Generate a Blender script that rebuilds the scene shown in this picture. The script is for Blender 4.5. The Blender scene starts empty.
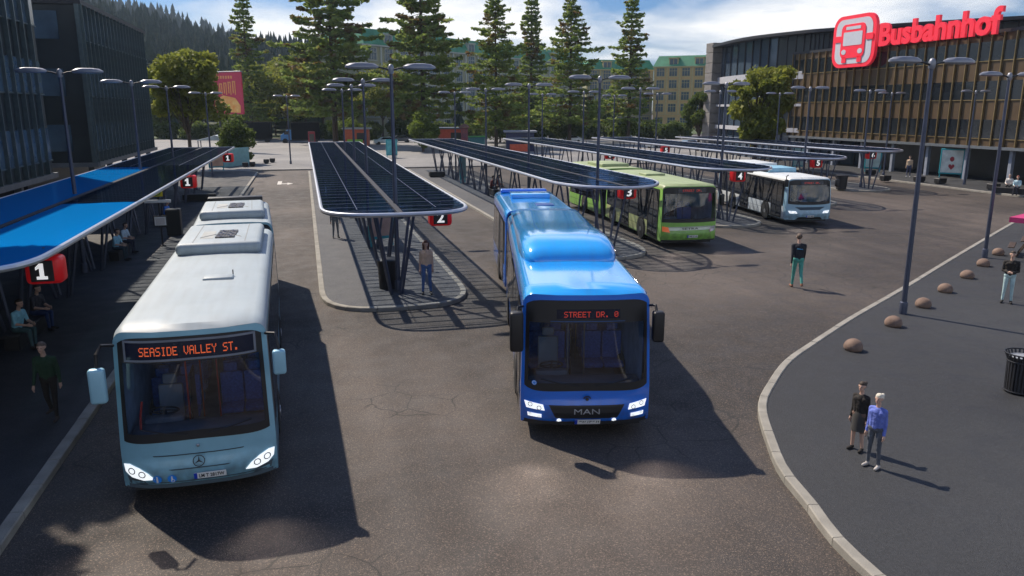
import bpy, bmesh, math, random
import numpy as np
from mathutils import Vector, Matrix, noise
R = math.radians
rnd = random.Random(7)
sc = bpy.context.scene
col = sc.collection

# ------------------------------------------------------------------ camera numbers
FOC, HCAM, YAW = 775.0, 6.5, R(14.75)
PIT = math.atan(180 / FOC)
FW = Vector((math.sin(YAW) * math.cos(PIT), math.cos(YAW) * math.cos(PIT), -math.sin(PIT)))
RT = Vector((math.cos(YAW), -math.sin(YAW), 0))
UP = RT.cross(FW)
CAM = Vector((0, 0, HCAM))
def ray(px, py): return FW * FOC + RT * (px - 512) - UP * (py - 288)
def at(px, py, z=0.0):
    d = ray(px, py); return CAM + d * ((z - HCAM) / d.z)
def hitx(px, py, X):
    d = ray(px, py); return CAM + d * (X / d.x)
KT = 1.3
def far(px, dist):                       # ground point in the column of a pixel, at a forward distance
    d = ray(px, 108); k = dist / (d.x * math.sin(YAW) + d.y * math.cos(YAW)); return Vector((d.x * k, d.y * k, 0))
def coly(px, Y):                         # same column, given Y
    d = ray(px, 108); return Vector((d.x * Y / d.y, Y, 0))

# ------------------------------------------------------------------ materials
def new_mat(name):
    m = bpy.data.materials.new(name); m.use_nodes = True
    nt = m.node_tree; nt.nodes.clear()
    return m, nt
def nd(nt, t, **kw):
    n = nt.nodes.new(t)
    for k, v in kw.items():
        if k.startswith('i_'): n.inputs[k[2:].replace('_', ' ')].default_value = v
        else: setattr(n, k, v)
    return n
def c4(c): return (c[0], c[1], c[2], 1)
MATS = {}
def mat(name, c, rough=.6, metal=0, var=.12, scale=3.0, c2=None, bump=0, bscale=40, coat=0, emit=None, estr=0, spec=.5, fine=0, streak=0):
    if name in MATS: return MATS[name]
    m, nt = new_mat(name); L = nt.links.new
    out = nd(nt, 'ShaderNodeOutputMaterial'); p = nd(nt, 'ShaderNodeBsdfPrincipled'); L(p.outputs[0], out.inputs[0])
    tc = nd(nt, 'ShaderNodeTexCoord')
    n = nd(nt, 'ShaderNodeTexNoise'); n.inputs['Scale'].default_value = scale; n.inputs['Detail'].default_value = 5
    L(tc.outputs['Object'], n.inputs['Vector'])
    r = nd(nt, 'ShaderNodeValToRGB'); r.color_ramp.elements[0].position = .3; r.color_ramp.elements[1].position = .7
    if c2 is None: a = [v * (1 - var) for v in c]; b = [min(1, v * (1 + var)) for v in c]
    else: a, b = c, c2
    r.color_ramp.elements[0].color = c4(a); r.color_ramp.elements[1].color = c4(b)
    L(n.outputs['Fac'], r.inputs['Fac']); csock = r.outputs['Color']
    if fine:
        sz = nd(nt, 'ShaderNodeSeparateXYZ'); L(tc.outputs['Object'], sz.inputs[0])
        g1 = nd(nt, 'ShaderNodeMapRange'); g1.inputs['From Min'].default_value = .28; g1.inputs['From Max'].default_value = .95; g1.inputs['To Min'].default_value = 1; g1.inputs['To Max'].default_value = 0; L(sz.outputs[2], g1.inputs[0])
        gn = nd(nt, 'ShaderNodeTexNoise'); gn.inputs['Scale'].default_value = 5; gn.inputs['Detail'].default_value = 8; L(tc.outputs['Object'], gn.inputs[0])
        g2 = nd(nt, 'ShaderNodeMapRange'); g2.inputs['From Min'].default_value = .38; g2.inputs['From Max'].default_value = .68; g2.inputs['To Max'].default_value = fine; L(gn.outputs['Fac'], g2.inputs[0])
        g3 = nd(nt, 'ShaderNodeMath', operation='MULTIPLY'); L(g1.outputs[0], g3.inputs[0]); L(g2.outputs[0], g3.inputs[1])
        gm_ = nd(nt, 'ShaderNodeMixRGB'); L(g3.outputs[0], gm_.inputs[0]); L(csock, gm_.inputs[1]); gm_.inputs[2].default_value = (.07, .06, .05, 1); csock = gm_.outputs[0]
    if streak:
        mp_ = nd(nt, 'ShaderNodeMapping'); mp_.inputs['Scale'].default_value = (6, .5, 1); L(tc.outputs['Object'], mp_.inputs[0]); sn = nd(nt, 'ShaderNodeTexNoise'); sn.inputs['Scale'].default_value = 1.2; sn.inputs['Detail'].default_value = 8; L(mp_.outputs[0], sn.inputs[0])
        s2 = nd(nt, 'ShaderNodeMapRange'); s2.inputs['From Min'].default_value = .42; s2.inputs['From Max'].default_value = .7; s2.inputs['To Max'].default_value = streak; L(sn.outputs['Fac'], s2.inputs[0])
        sm_ = nd(nt, 'ShaderNodeMixRGB'); L(s2.outputs[0], sm_.inputs[0]); L(csock, sm_.inputs[1]); sm_.inputs[2].default_value = (.16, .15, .13, 1); csock = sm_.outputs[0]
    L(csock, p.inputs['Base Color'])
    p.inputs['Roughness'].default_value = rough; p.inputs['Metallic'].default_value = metal
    p.inputs['Specular IOR Level'].default_value = spec
    p.inputs['Coat Weight'].default_value = coat; p.inputs['Coat Roughness'].default_value = .08
    rr = nd(nt, 'ShaderNodeMapRange'); rr.inputs['To Min'].default_value = max(0.02, rough * .85); rr.inputs['To Max'].default_value = min(1, rough * 1.2)
    n2 = nd(nt, 'ShaderNodeTexNoise'); n2.inputs['Scale'].default_value = scale * 2.3; n2.inputs['Detail'].default_value = 4
    L(tc.outputs['Object'], n2.inputs['Vector']); L(n2.outputs['Fac'], rr.inputs['Value']); L(rr.outputs[0], p.inputs['Roughness'])
    if bump:
        nb = nd(nt, 'ShaderNodeTexNoise'); nb.inputs['Scale'].default_value = bscale; nb.inputs['Detail'].default_value = 3
        L(tc.outputs['Object'], nb.inputs['Vector'])
        b_ = nd(nt, 'ShaderNodeBump'); b_.inputs['Strength'].default_value = bump; b_.inputs['Distance'].default_value = .02
        L(nb.outputs['Fac'], b_.inputs['Height']); L(b_.outputs[0], p.inputs['Normal'])
    if emit: p.inputs['Emission Color'].default_value = c4(emit); p.inputs['Emission Strength'].default_value = estr
    MATS[name] = m; return m

def glass(name, tint, refl=(1, 1, 1), rough=.02, base=0.06, dark=0.35, darkc=(.01, .012, .018), dirt=0):
    """tinted sheet: part see-through, part dark body, with a mirror layer by angle"""
    if name in MATS: return MATS[name]
    m, nt = new_mat(name); L = nt.links.new
    out = nd(nt, 'ShaderNodeOutputMaterial')
    tr = nd(nt, 'ShaderNodeBsdfTransparent'); tr.inputs[0].default_value = c4(tint)
    df = nd(nt, 'ShaderNodeBsdfDiffuse'); df.inputs[0].default_value = c4(darkc)
    gl = nd(nt, 'ShaderNodeBsdfGlossy'); gl.inputs[0].default_value = c4(refl); gl.inputs['Roughness'].default_value = rough
    m1 = nd(nt, 'ShaderNodeMixShader'); m1.inputs[0].default_value = dark
    L(tr.outputs[0], m1.inputs[1]); L(df.outputs[0], m1.inputs[2])
    if dirt:
        t0 = nd(nt, 'ShaderNodeTexCoord'); dn = nd(nt, 'ShaderNodeTexNoise'); dn.inputs['Scale'].default_value = .9; dn.inputs['Detail'].default_value = 9; dn.inputs['Roughness'].default_value = .7; L(t0.outputs['Object'], dn.inputs[0])
        dm = nd(nt, 'ShaderNodeMapRange'); dm.inputs['From Min'].default_value = .4; dm.inputs['From Max'].default_value = .75; dm.inputs['To Min'].default_value = dark; dm.inputs['To Max'].default_value = min(1, dark + dirt); L(dn.outputs['Fac'], dm.inputs[0]); L(dm.outputs[0], m1.inputs[0])
    ge = nd(nt, 'ShaderNodeNewGeometry'); dt = nd(nt, 'ShaderNodeVectorMath', operation='DOT_PRODUCT'); L(ge.outputs['Normal'], dt.inputs[0]); L(ge.outputs['Incoming'], dt.inputs[1])
    ab = nd(nt, 'ShaderNodeMath', operation='ABSOLUTE'); L(dt.outputs['Value'], ab.inputs[0]); om = nd(nt, 'ShaderNodeMath', operation='SUBTRACT'); om.inputs[0].default_value = 1; L(ab.outputs[0], om.inputs[1])
    pw_ = nd(nt, 'ShaderNodeMath', operation='POWER'); L(om.outputs[0], pw_.inputs[0]); pw_.inputs[1].default_value = 5
    ad = nd(nt, 'ShaderNodeMath', operation='MULTIPLY_ADD'); ad.use_clamp = True; L(pw_.outputs[0], ad.inputs[0]); ad.inputs[1].default_value = 1 - base; ad.inputs[2].default_value = base
    m2 = nd(nt, 'ShaderNodeMixShader'); L(ad.outputs[0], m2.inputs[0]); L(m1.outputs[0], m2.inputs[1]); L(gl.outputs[0], m2.inputs[2])
    tc = nd(nt, 'ShaderNodeTexCoord'); nb = nd(nt, 'ShaderNodeTexNoise'); nb.inputs['Scale'].default_value = .8
    L(tc.outputs['Object'], nb.inputs['Vector'])
    b_ = nd(nt, 'ShaderNodeBump'); b_.inputs['Strength'].default_value = .08; b_.inputs['Distance'].default_value = .05
    L(nb.outputs['Fac'], b_.inputs['Height']); L(b_.outputs[0], gl.inputs['Normal'])
    L(m2.outputs[0], out.inputs[0]); MATS[name] = m; return m

def asphalt(name, a, b, light=(.2, .17, .14), speck=.5, cracks=True, stripes=True):
    m, nt = new_mat(name); L = nt.links.new
    out = nd(nt, 'ShaderNodeOutputMaterial'); p = nd(nt, 'ShaderNodeBsdfPrincipled'); L(p.outputs[0], out.inputs[0])
    tc = nd(nt, 'ShaderNodeTexCoord')
    def nz(scale, det=6, vec=None):
        n = nd(nt, 'ShaderNodeTexNoise'); n.inputs['Scale'].default_value = scale; n.inputs['Detail'].default_value = det
        L(vec or tc.outputs['Object'], n.inputs['Vector']); return n
    big = nz(.09, 5); r1 = nd(nt, 'ShaderNodeValToRGB'); r1.color_ramp.elements[0].position = .41; r1.color_ramp.elements[1].position = .60
    r1.color_ramp.elements[0].color = c4(a); r1.color_ramp.elements[1].color = c4(b); L(big.outputs['Fac'], r1.inputs[0])
    cur = r1.outputs['Color']
    def mix(fac, colr, mode='MIX'):
        nonlocal cur
        mx = nd(nt, 'ShaderNodeMixRGB', blend_type=mode); 
        if hasattr(fac, 'links'): L(fac, mx.inputs[0])
        else: mx.inputs[0].default_value = fac
        L(cur, mx.inputs[1])
        if hasattr(colr, 'links'): L(colr, mx.inputs[2])
        else: mx.inputs[2].default_value = c4(colr)
        cur = mx.outputs[0]
    def ramp(sock, p0, p1, v0=0, v1=1):
        mr = nd(nt, 'ShaderNodeMapRange'); mr.inputs['From Min'].default_value = p0; mr.inputs['From Max'].default_value = p1
        mr.inputs['To Min'].default_value = v0; mr.inputs['To Max'].default_value = v1; L(sock, mr.inputs['Value']); return mr.outputs[0]
    mid = nz(1.3, 6); mix(.8, ramp(mid.outputs['Fac'], .3, .7, .8, 1.2), 'MULTIPLY')
    if stripes:                                          # wheel tracks and oil along the lanes
        mp = nd(nt, 'ShaderNodeMapping'); mp.inputs['Scale'].default_value = (.9, .05, 1); L(tc.outputs['Object'], mp.inputs[0])
        st = nz(1, 4, mp.outputs[0]); mix(.6, ramp(st.outputs['Fac'], .35, .65, .72, 1.2), 'MULTIPLY')
        ty = nd(nt, 'ShaderNodeTexWave'); ty.inputs['Scale'].default_value = .16; ty.inputs['Distortion'].default_value = 5; ty.inputs['Detail'].default_value = 3; ty.inputs['Detail Scale'].default_value = .35; L(tc.outputs['Object'], ty.inputs[0]); mix(.55, ramp(ty.outputs['Fac'], .1, .9, .78, 1.14), 'MULTIPLY')
        dr = nz(1.9, 2); mix(ramp(dr.outputs['Fac'], .70, .75, 0, .55), (.012, .011, .011))
        pa = nz(.22, 3); mix(ramp(pa.outputs['Fac'], .62, .68, 0, .45), [v * .55 for v in a])
    g1 = nz(28, 2); mix(1, ramp(g1.outputs['Fac'], .3, .7, .72, 1.3), 'MULTIPLY')
    v = nd(nt, 'ShaderNodeTexVoronoi'); v.inputs['Scale'].default_value = 62; L(tc.outputs['Object'], v.inputs['Vector'])
    sp = nd(nt, 'ShaderNodeSeparateColor'); L(v.outputs['Color'], sp.inputs[0])
    mix(ramp(sp.outputs[0], .82, .9, 0, speck), light)
    mix(ramp(sp.outputs[1], .85, .9, 0, .6), (.012, .012, .013))
    if cracks:
        wv = nz(.8, 4); mp2 = nd(nt, 'ShaderNodeMixRGB'); mp2.inputs[0].default_value = .35; L(tc.outputs['Object'], mp2.inputs[1]); L(wv.outputs['Color'], mp2.inputs[2])
        vc = nd(nt, 'ShaderNodeTexVoronoi', feature='DISTANCE_TO_EDGE'); vc.inputs['Scale'].default_value = 1.5; L(mp2.outputs[0], vc.inputs['Vector'])
        ln = ramp(vc.outputs['Distance'], .004, .022, .8, 0)
        mk = nz(.17, 3); mm = nd(nt, 'ShaderNodeMath', operation='MULTIPLY'); L(ln, mm.inputs[0]); L(ramp(mk.outputs['Fac'], .51, .56), mm.inputs[1])
        mix(mm.outputs[0], (.01, .01, .01))
    L(cur, p.inputs['Base Color'])
    rg = ramp(mid.outputs['Fac'], .3, .7, .62, .85); L(rg, p.inputs['Roughness'])
    b_ = nd(nt, 'ShaderNodeBump'); b_.inputs['Strength'].default_value = .7; b_.inputs['Distance'].default_value = .012
    L(v.outputs['Distance'], b_.inputs['Height']); L(b_.outputs[0], p.inputs['Normal'])
    MATS[name] = m; return m

M_ROAD = asphalt('road_asphalt', (.022, .0185, .0165), (.074, .061, .052), light=(.26, .195, .145), speck=.42)
M_PLAZA = asphalt('plaza_asphalt', (.017, .0195, .0235), (.026, .029, .033), light=(.07, .07, .07), speck=.3, cracks=False, stripes=False)
M_ISLE = asphalt('island_asphalt', (.050, .054, .062), (.072, .077, .085), light=(.17, .17, .17), speck=.3, cracks=False, stripes=False)
M_PAVE = asphalt('pale_paving', (.16, .16, .16), (.23, .225, .215), light=(.3, .3, .29), speck=.3, cracks=False, stripes=False)
M_KERB = mat('kerb_stone', (.25, .24, .21), .85, var=.2, scale=2.2, bump=.4)
M_POLE = mat('lamp_metal', (.075, .088, .13), .42, .55, var=.1)
M_HEADL = mat('lamp_head_metal', (.26, .27, .30), .4, .4, var=.08)
M_RIM = mat('canopy_rim_metal', (.52, .54, .58), .32, .7, var=.08)
M_RIB = mat('canopy_rib_metal', (.022, .035, .075), .5, .3)
M_CGLASS = glass('canopy_glass', (.82, .90, .98), refl=(.12, .22, .42), rough=.05, base=.04, dark=.06, darkc=(.012, .026, .055), dirt=.45)
M_CSKYREFL = glass('canopy_painted_sky_reflection', (.15, .35, .55), refl=(.10, .42, .85), rough=.12, base=.03, dark=.96, darkc=(.002, .26, .78))  # reflected sky on the left canopy, painted in as solid blue
M_BLACK = mat('black_plastic', (.012, .012, .014), .45)
M_RUBBER = mat('rubber', (.02, .02, .02), .8)
M_DARK = mat('dark_metal', (.03, .032, .038), .5, .3)
M_STEEL = mat('rim_steel', (.35, .36, .38), .35, .8)
M_WHITE = mat('white_paint', (.78, .78, .76), .5, var=.05)
M_RED = mat('red_sign_plastic', (.70, .012, .015), .35, var=.06, emit=(1, .02, .03), estr=.05)
M_SIGNRED = mat('station_red', (.80, .02, .05), .45, var=.04, emit=(1, .03, .06), estr=.14)
M_SIGNWH = mat('station_grey_white', (.55, .58, .64), .5, var=.04)
M_PLATE = mat('plate_white', (.8, .8, .78), .4, var=.03)
M_PLATEB = mat('plate_blue', (.01, .05, .5), .4)
M_SHIELD = glass('windscreen_glass', (.62, .74, .86), rough=.015, base=.08, dark=.08)
M_SIDEGL = glass('side_window_glass', (.10, .12, .15), rough=.02, base=.08, dark=.75, darkc=(.008, .010, .016))
M_LED = mat('orange_led', (.4, .06, .02), .5, emit=(1, .16, .04), estr=.42)
M_LEDRED = mat('red_led', (.5, .04, .02), .5, emit=(1, .08, .05), estr=.22)
M_SCREEN = mat('display_screen', (.008, .012, .03), .15)
M_LAMPON = mat('headlamp_lit', (.8, .8, .8), .15, emit=(.92, .97, 1), estr=.7, coat=1)
M_LAMPOFF = mat('headlamp_glass', (.45, .47, .5), .1, .4)
M_BARK = mat('bark', (.07, .05, .035), .9, var=.3, scale=6, bump=.6)
M_TEAL = mat('teal_frame', (.02, .28, .33), .4)
M_YELLOW = mat('yellow_sign', (.80, .66, .03), .45, var=.05)
M_GREENP = mat('green_sign', (.03, .3, .07), .45)

# ------------------------------------------------------------------ mesh builder
class MB:
    def __init__(s): s.v = []; s.f = []; s.m = []; s.xf = None
    def add(s, vs, fs, mi=0):
        o = len(s.v)
        if s.xf is not None: vs = [s.xf @ Vector(v) for v in vs]
        s.v += [tuple(v) for v in vs]; s.f += [tuple(i + o for i in f) for f in fs]; s.m += [mi] * len(fs)
    def box(s, x0, x1, y0, y1, z0, z1, mi=0):
        v = [(x, y, z) for x in (x0, x1) for y in (y0, y1) for z in (z0, z1)]
        s.add(v, [(0, 1, 3, 2), (4, 6, 7, 5), (0, 4, 5, 1), (2, 3, 7, 6), (0, 2, 6, 4), (1, 5, 7, 3)], mi)
    def rbox(s, x0, x1, y0, y1, z0, z1, r=.05, mi=0, seg=2):
        bm = bmesh.new(); bmesh.ops.create_cube(bm, size=1)
        for v in bm.verts: v.co = Vector(((x0 + x1) / 2 + v.co.x * (x1 - x0), (y0 + y1) / 2 + v.co.y * (y1 - y0), (z0 + z1) / 2 + v.co.z * (z1 - z0)))
        r = min(r, (x1 - x0) * .48, (y1 - y0) * .48, (z1 - z0) * .48)
        bmesh.ops.bevel(bm, geom=bm.edges[:], offset=r, segments=seg, affect='EDGES', profile=.5)
        s.bm(bm, mi)
    def bm(s, bm, mi=0):
        bm.verts.index_update(); s.add([v.co.copy() for v in bm.verts], [[v.index for v in f.verts] for f in bm.faces], mi); bm.free()
    def cyl(s, a, b, r0, r1=None, n=10, mi=0, cap=True):
        a = Vector(a); b = Vector(b); r1 = r0 if r1 is None else r1
        d = (b - a).normalized(); q = Vector((0, 0, 1)).rotation_difference(d)
        vs = []
        for c, r in ((a, r0), (b, r1)):
            for i in range(n):
                t = 2 * math.pi * i / n; vs.append(c + q @ Vector((r * math.cos(t), r * math.sin(t), 0)))
        fs = [(i, (i + 1) % n, n + (i + 1) % n, n + i) for i in range(n)]
        if cap: fs += [tuple(range(n - 1, -1, -1)), tuple(range(n, 2 * n))]
        s.add(vs, fs, mi)
    def tube(s, pts, r, n=8, mi=0, closed=False):
        pts = [Vector(p) for p in pts]; k = len(pts); vs = []
        rr = r if isinstance(r, (list, tuple)) else [r] * k
        for i, p in enumerate(pts):
            if closed: d = pts[(i + 1) % k] - pts[i - 1]
            else: d = pts[min(i + 1, k - 1)] - pts[max(i - 1, 0)]
            d.normalize(); up = Vector((0, 0, 1)) if abs(d.z) < .95 else Vector((1, 0, 0))
            e1 = d.cross(up).normalized(); e2 = e1.cross(d)
            for j in range(n):
                t = 2 * math.pi * j / n; vs.append(p + (e1 * math.cos(t) + e2 * math.sin(t)) * rr[i])
        fs = []
        for i in range(k if closed else k - 1):
            a = i * n; b = ((i + 1) % k) * n
            fs += [(a + j, a + (j + 1) % n, b + (j + 1) % n, b + j) for j in range(n)]
        if not closed: fs += [tuple(range(n - 1, -1, -1)), tuple(range((k - 1) * n, k * n))]
        s.add(vs, fs, mi)
    def lathe(s, prof, c=(0, 0, 0), n=16, mi=0, axis='z'):
        vs = []; c = Vector(c)
        for r, h in prof:
            for i in range(n):
                t = 2 * math.pi * i / n; x, y = r * math.cos(t), r * math.sin(t)
                vs.append(c + (Vector((x, y, h)) if axis == 'z' else Vector((h, x, y)) if axis == 'x' else Vector((x, h, y))))
        k = len(prof); fs = [(a * n + i, a * n + (i + 1) % n, (a + 1) * n + (i + 1) % n, (a + 1) * n + i) for a in range(k - 1) for i in range(n)]
        fs += [tuple(range(n - 1, -1, -1)), tuple(range((k - 1) * n, k * n))]
        s.add(vs, fs, mi)
    def ell(s, c, r, n=12, mi=0):
        prof = []; m = n // 2
        vs = []; c = Vector(c); fs = []
        for a in range(1, m):
            t = math.pi * a / m
            for i in range(n):
                p = 2 * math.pi * i / n; vs.append(c + Vector((r[0] * math.sin(t) * math.cos(p), r[1] * math.sin(t) * math.sin(p), r[2] * math.cos(t))))
        fs = [(a * n + i, (a + 1) * n + i, (a + 1) * n + (i + 1) % n, a * n + (i + 1) % n) for a in range(m - 2) for i in range(n)]
        vs += [c + Vector((0, 0, r[2])), c - Vector((0, 0, r[2]))]; T = len(vs) - 2
        fs += [(T, i, (i + 1) % n) for i in range(n)] + [(T + 1, (m - 2) * n + (i + 1) % n, (m - 2) * n + i) for i in range(n)]
        s.add(vs, fs, mi)
    def prism(s, poly, z0, z1, mi=0):
        n = len(poly); vs = [(p[0], p[1], z0) for p in poly] + [(p[0], p[1], z1) for p in poly]
        s.add(vs, [tuple(range(n - 1, -1, -1)), tuple(range(n, 2 * n))] + [(i, (i + 1) % n, n + (i + 1) % n, n + i) for i in range(n)], mi)
    def build(s, name, mats, parent=None, smooth=None, loc=None, rz=None):
        me = bpy.data.meshes.new(name); me.from_pydata(s.v, [], s.f)
        if not isinstance(mats, (list, tuple)): mats = [mats]
        for m in mats: me.materials.append(m)
        me.polygons.foreach_set('material_index', s.m)
        bm = bmesh.new(); bm.from_mesh(me); bmesh.ops.recalc_face_normals(bm, faces=bm.faces[:]); bm.to_mesh(me); bm.free()
        if smooth is not None:
            me.polygons.foreach_set('use_smooth', [True] * len(me.polygons)); me.set_sharp_from_angle(angle=R(smooth))
        me.update()
        o = bpy.data.objects.new(name, me); col.objects.link(o)
        if parent is not None: o.parent = parent
        if loc is not None: o.location = loc
        if rz is not None: o.rotation_euler.z = rz
        return o
def tag(o, label=None, cat=None, group=None, kind=None):
    if label: o['label'] = label
    if cat: o['category'] = cat
    if group: o['group'] = group
    if kind: o['kind'] = kind
    return o
def empty(name, loc, label, cat, group=None, rz=0, s=1):
    o = bpy.data.objects.new(name, None); col.objects.link(o); o.location = loc; o.rotation_euler.z = rz; o.scale = (s, s, s)
    return tag(o, label, cat, group)
def kids(o): return [c for c in bpy.data.objects if c.parent == o]
def dup(o, loc=None, rz=None, label=None, group=None, parent=None, tree=None):
    c = o.copy(); col.objects.link(c)
    if parent is not None: c.parent = parent
    if loc is not None: c.location = loc
    if rz is not None: c.rotation_euler.z = rz
    if label: c['label'] = label
    if group: c['group'] = group
    for ch in (tree[o.name] if tree else []):
        dup(ch, parent=c, tree=tree)
    return c
def tree_of(o):
    t = {}
    def w(x):
        t[x.name] = kids(x)
        for k in t[x.name]: w(k)
    w(o); return t

_font_cache = {}
def text_geo(txt, size=1, ext=.02, off=0.0, bold=True, spacing=1.0):
    cu = bpy.data.curves.new('t', 'FONT'); cu.body = txt; cu.size = size; cu.extrude = ext; cu.offset = off; cu.align_x = 'LEFT'; cu.resolution_u = 3
    cu.space_character = spacing
    ob = bpy.data.objects.new('t', cu); col.objects.link(ob)
    dg = bpy.context.evaluated_depsgraph_get(); me = ob.evaluated_get(dg).to_mesh()
    v = [x.co.copy() for x in me.vertices]; f = [tuple(p.vertices) for p in me.polygons]
    ob.evaluated_get(dg).to_mesh_clear(); bpy.data.objects.remove(ob); bpy.data.curves.remove(cu)
    x0 = min(a.x for a in v); x1 = max(a.x for a in v); y0 = min(a.y for a in v); y1 = max(a.y for a in v)
    return v, f, (x0, x1, y0, y1)
def text_fit(mb, txt, org, ux, uy, w, h, depth=.01, mi=0, off=0.0, spacing=1.0):
    """fit flat letters in a w x h box: org lower left, ux right, uy up, out of the plane = ux x uy"""
    v, f, (x0, x1, y0, y1) = text_geo(txt, 1, .5, off, spacing=spacing)
    org = Vector(org); ux = Vector(ux); uy = Vector(uy); n = ux.cross(uy)
    vs = [org + ux * ((a.x - x0) / (x1 - x0) * w) + uy * ((a.y - y0) / (y1 - y0) * h) + n * ((a.z + .5) * depth) for a in v]
    mb.add(vs, f, mi)

# ------------------------------------------------------------------ setting: ground
def superfront(cx, hw, y0, y1, d, n=14, p=3.0, hl=None):
    pts = []
    for i in range(-n, n + 1):
        u = math.sin(i / n * math.pi / 2); x = cx + hw * u
        pts.append((x, y0 + d - d * (max(0, 1 - abs(u) ** p)) ** (1 / p)))
    return pts + [(cx + hw, y1), (cx - hw, y1)]
gb = MB(); gb.add([(-1480, -115, 0), (1480, -115, 0), (1480, 1690, 0), (-1480, 1690, 0)], [(0, 1, 2, 3)])
tag(gb.build('road', M_ROAD), kind='structure')
def kerb_line(path, w, h, closed=False, seg=1.0):
    """kerb stones set end to end with thin joints"""
    mb = MB(); P = [Vector((p[0], p[1], 0)) for p in path]
    if closed: P.append(P[0])
    ds = [0]
    for a, b in zip(P, P[1:]): ds.append(ds[-1] + (b - a).length)
    def pos(t):
        t = max(0, min(ds[-1], t)); i = 0
        while i < len(ds) - 2 and ds[i + 1] < t: i += 1
        k = (t - ds[i]) / max(1e-6, ds[i + 1] - ds[i]); return P[i].lerp(P[i + 1], k)
    n = max(1, round(ds[-1] / seg)); L = ds[-1] / n
    for i in range(n):
        ta, tb = i * L + .008, (i + 1) * L - .008; hh = h + rnd.uniform(-.004, .004)
        a, m_, b = pos(ta), pos((ta + tb) / 2), pos(tb); rows = []
        for q, t in ((a, ta), (m_, (ta + tb) / 2), (b, tb)):
            d = (pos(t + .15) - pos(t - .15)).normalized(); nn = Vector((d.y, -d.x, 0))
            rows.append([q - nn * w / 2 + Vector((0, 0, -.02)), q - nn * w / 2 + Vector((0, 0, hh - .02)), q - nn * (w / 2 - .02) + Vector((0, 0, hh)),
                         q + nn * (w / 2 - .02) + Vector((0, 0, hh)), q + nn * w / 2 + Vector((0, 0, hh - .02)), q + nn * w / 2 + Vector((0, 0, -.02))])
        vs = rows[0] + rows[1] + rows[2]
        fs = [(r * 6 + j, r * 6 + j + 1, r * 6 + 6 + j + 1, r * 6 + 6 + j) for r in (0, 1) for j in range(5)] + [(0, 1, 2, 3, 4, 5), (17, 16, 15, 14, 13, 12)]
        mb.add(vs, fs)
    return mb
SP = 10.35; C0 = 2.95
# left platform
lp = MB(); lp.prism([(-30, -20), (-4.95, -20), (-4.95, 83.9), (-6, 85.8), (-60, 85.8), (-60, -20)], -.05, .12)
tag(lp.build('platform_pavement', M_PLAZA), kind='structure')
tag(kerb_line([(-4.85, -5), (-4.85, 84), (-6, 85.9), (-60, 86)], .22, .14).build('platform_kerb', M_KERB), kind='structure')
isl = []
fronts = [24.9, 31.2, 38.2, 45.3, 52.3]
for k in range(5):
    cx = C0 - .15 + SP * k - (.3 if k else 0); iw_ = 2.5 if k == 0 else 2.25; pl = superfront(cx, iw_, fronts[k], 84, 3.2, p=3.0 if k == 0 else 2.5)
    mb = MB(); mb.prism(superfront(cx, iw_ - .1, fronts[k] + .1, 83.9, 3.1, p=3.0 if k == 0 else 2.5), -.05, .12); tag(mb.build('island_pavement', M_ISLE), kind='structure')
    tag(kerb_line(pl, .2, .14, closed=True).build('island_kerb', M_KERB), kind='structure')
# plaza on the right
pk = [(7.6, -6), (7.35, 4), (7.35, 7.5), (7.45, 9), (7.6, 10.1), (7.85, 11.2), (8.3, 12.4), (9.2, 14.2), (10.3, 15.5), (11.6, 16.8), (13.2, 18.0), (16.3, 20.2), (20.8, 23.2), (28.7, 28.6), (42.3, 37.7), (47.5, 40.4), (60, 43), (140, 50)]
def smooth_path(p, n=6):
    out = []
    for i in range(len(p) - 1):
        a = Vector(p[max(0, i - 1)]).to_3d(); b = Vector(p[i]).to_3d(); c = Vector(p[i + 1]).to_3d(); d = Vector(p[min(len(p) - 1, i + 2)]).to_3d()
        for j in range(n):
            t = j / n; q = .5 * ((2 * b) + (c - a) * t + (2 * a - 5 * b + 4 * c - d) * t * t + (3 * b - a - 3 * c + d) * t ** 3); out.append((q.x, q.y))
    return out + [p[-1]]
pk = [(x + (.24 if y > 9 else .1), y - (.16 if y > 12 else .05)) for x, y in pk]
pks = smooth_path(pk)
mb = MB(); mb.prism(pks + [(140, -20), (7.6, -20)], -.05, .12); tag(mb.build('plaza_pavement', M_PLAZA), kind='structure')
tag(kerb_line([(x - .05, y + .03) for x, y in pks], .19, .15).build('plaza_kerb', M_KERB), kind='structure')
# station pavement and far paving
mb = MB(); mb.prism([(51.6, 45.2), (160, 52), (160, 110), (51.6, 84.2)], -.05, .125); tag(mb.build('station_pavement', M_PLAZA), kind='structure')
tag(kerb_line([(160, 52), (54, 45), (52.2, 45.3), (51.5, 46.6), (51.5, 86)], .2, .145).build('station_kerb', M_KERB), kind='structure')
mb = MB(); mb.prism([(-5.2, 86.9), (51.4, 86.9), (90, 112), (90, 178), (-60, 178), (-60, 86.2), (-6, 86.2)], -.05, .118); tag(mb.build('far_pavement', M_PAVE), kind='structure')
tag(kerb_line([(-5.9, 86.3), (-4.6, 86.8), (51.4, 86.8)], .2, .135).build('far_kerb', M_KERB), kind='structure')
mb = MB(); mb.prism([(-160, 182), (220, 182), (220, 270), (-160, 270)], -.05, .1)
M_GRASS = mat('lawn_grass', (.035, .06, .018), .95, c2=(.07, .10, .03), scale=.6, bump=.5)
tag(mb.build('lawn', M_GRASS), kind='structure')
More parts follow.
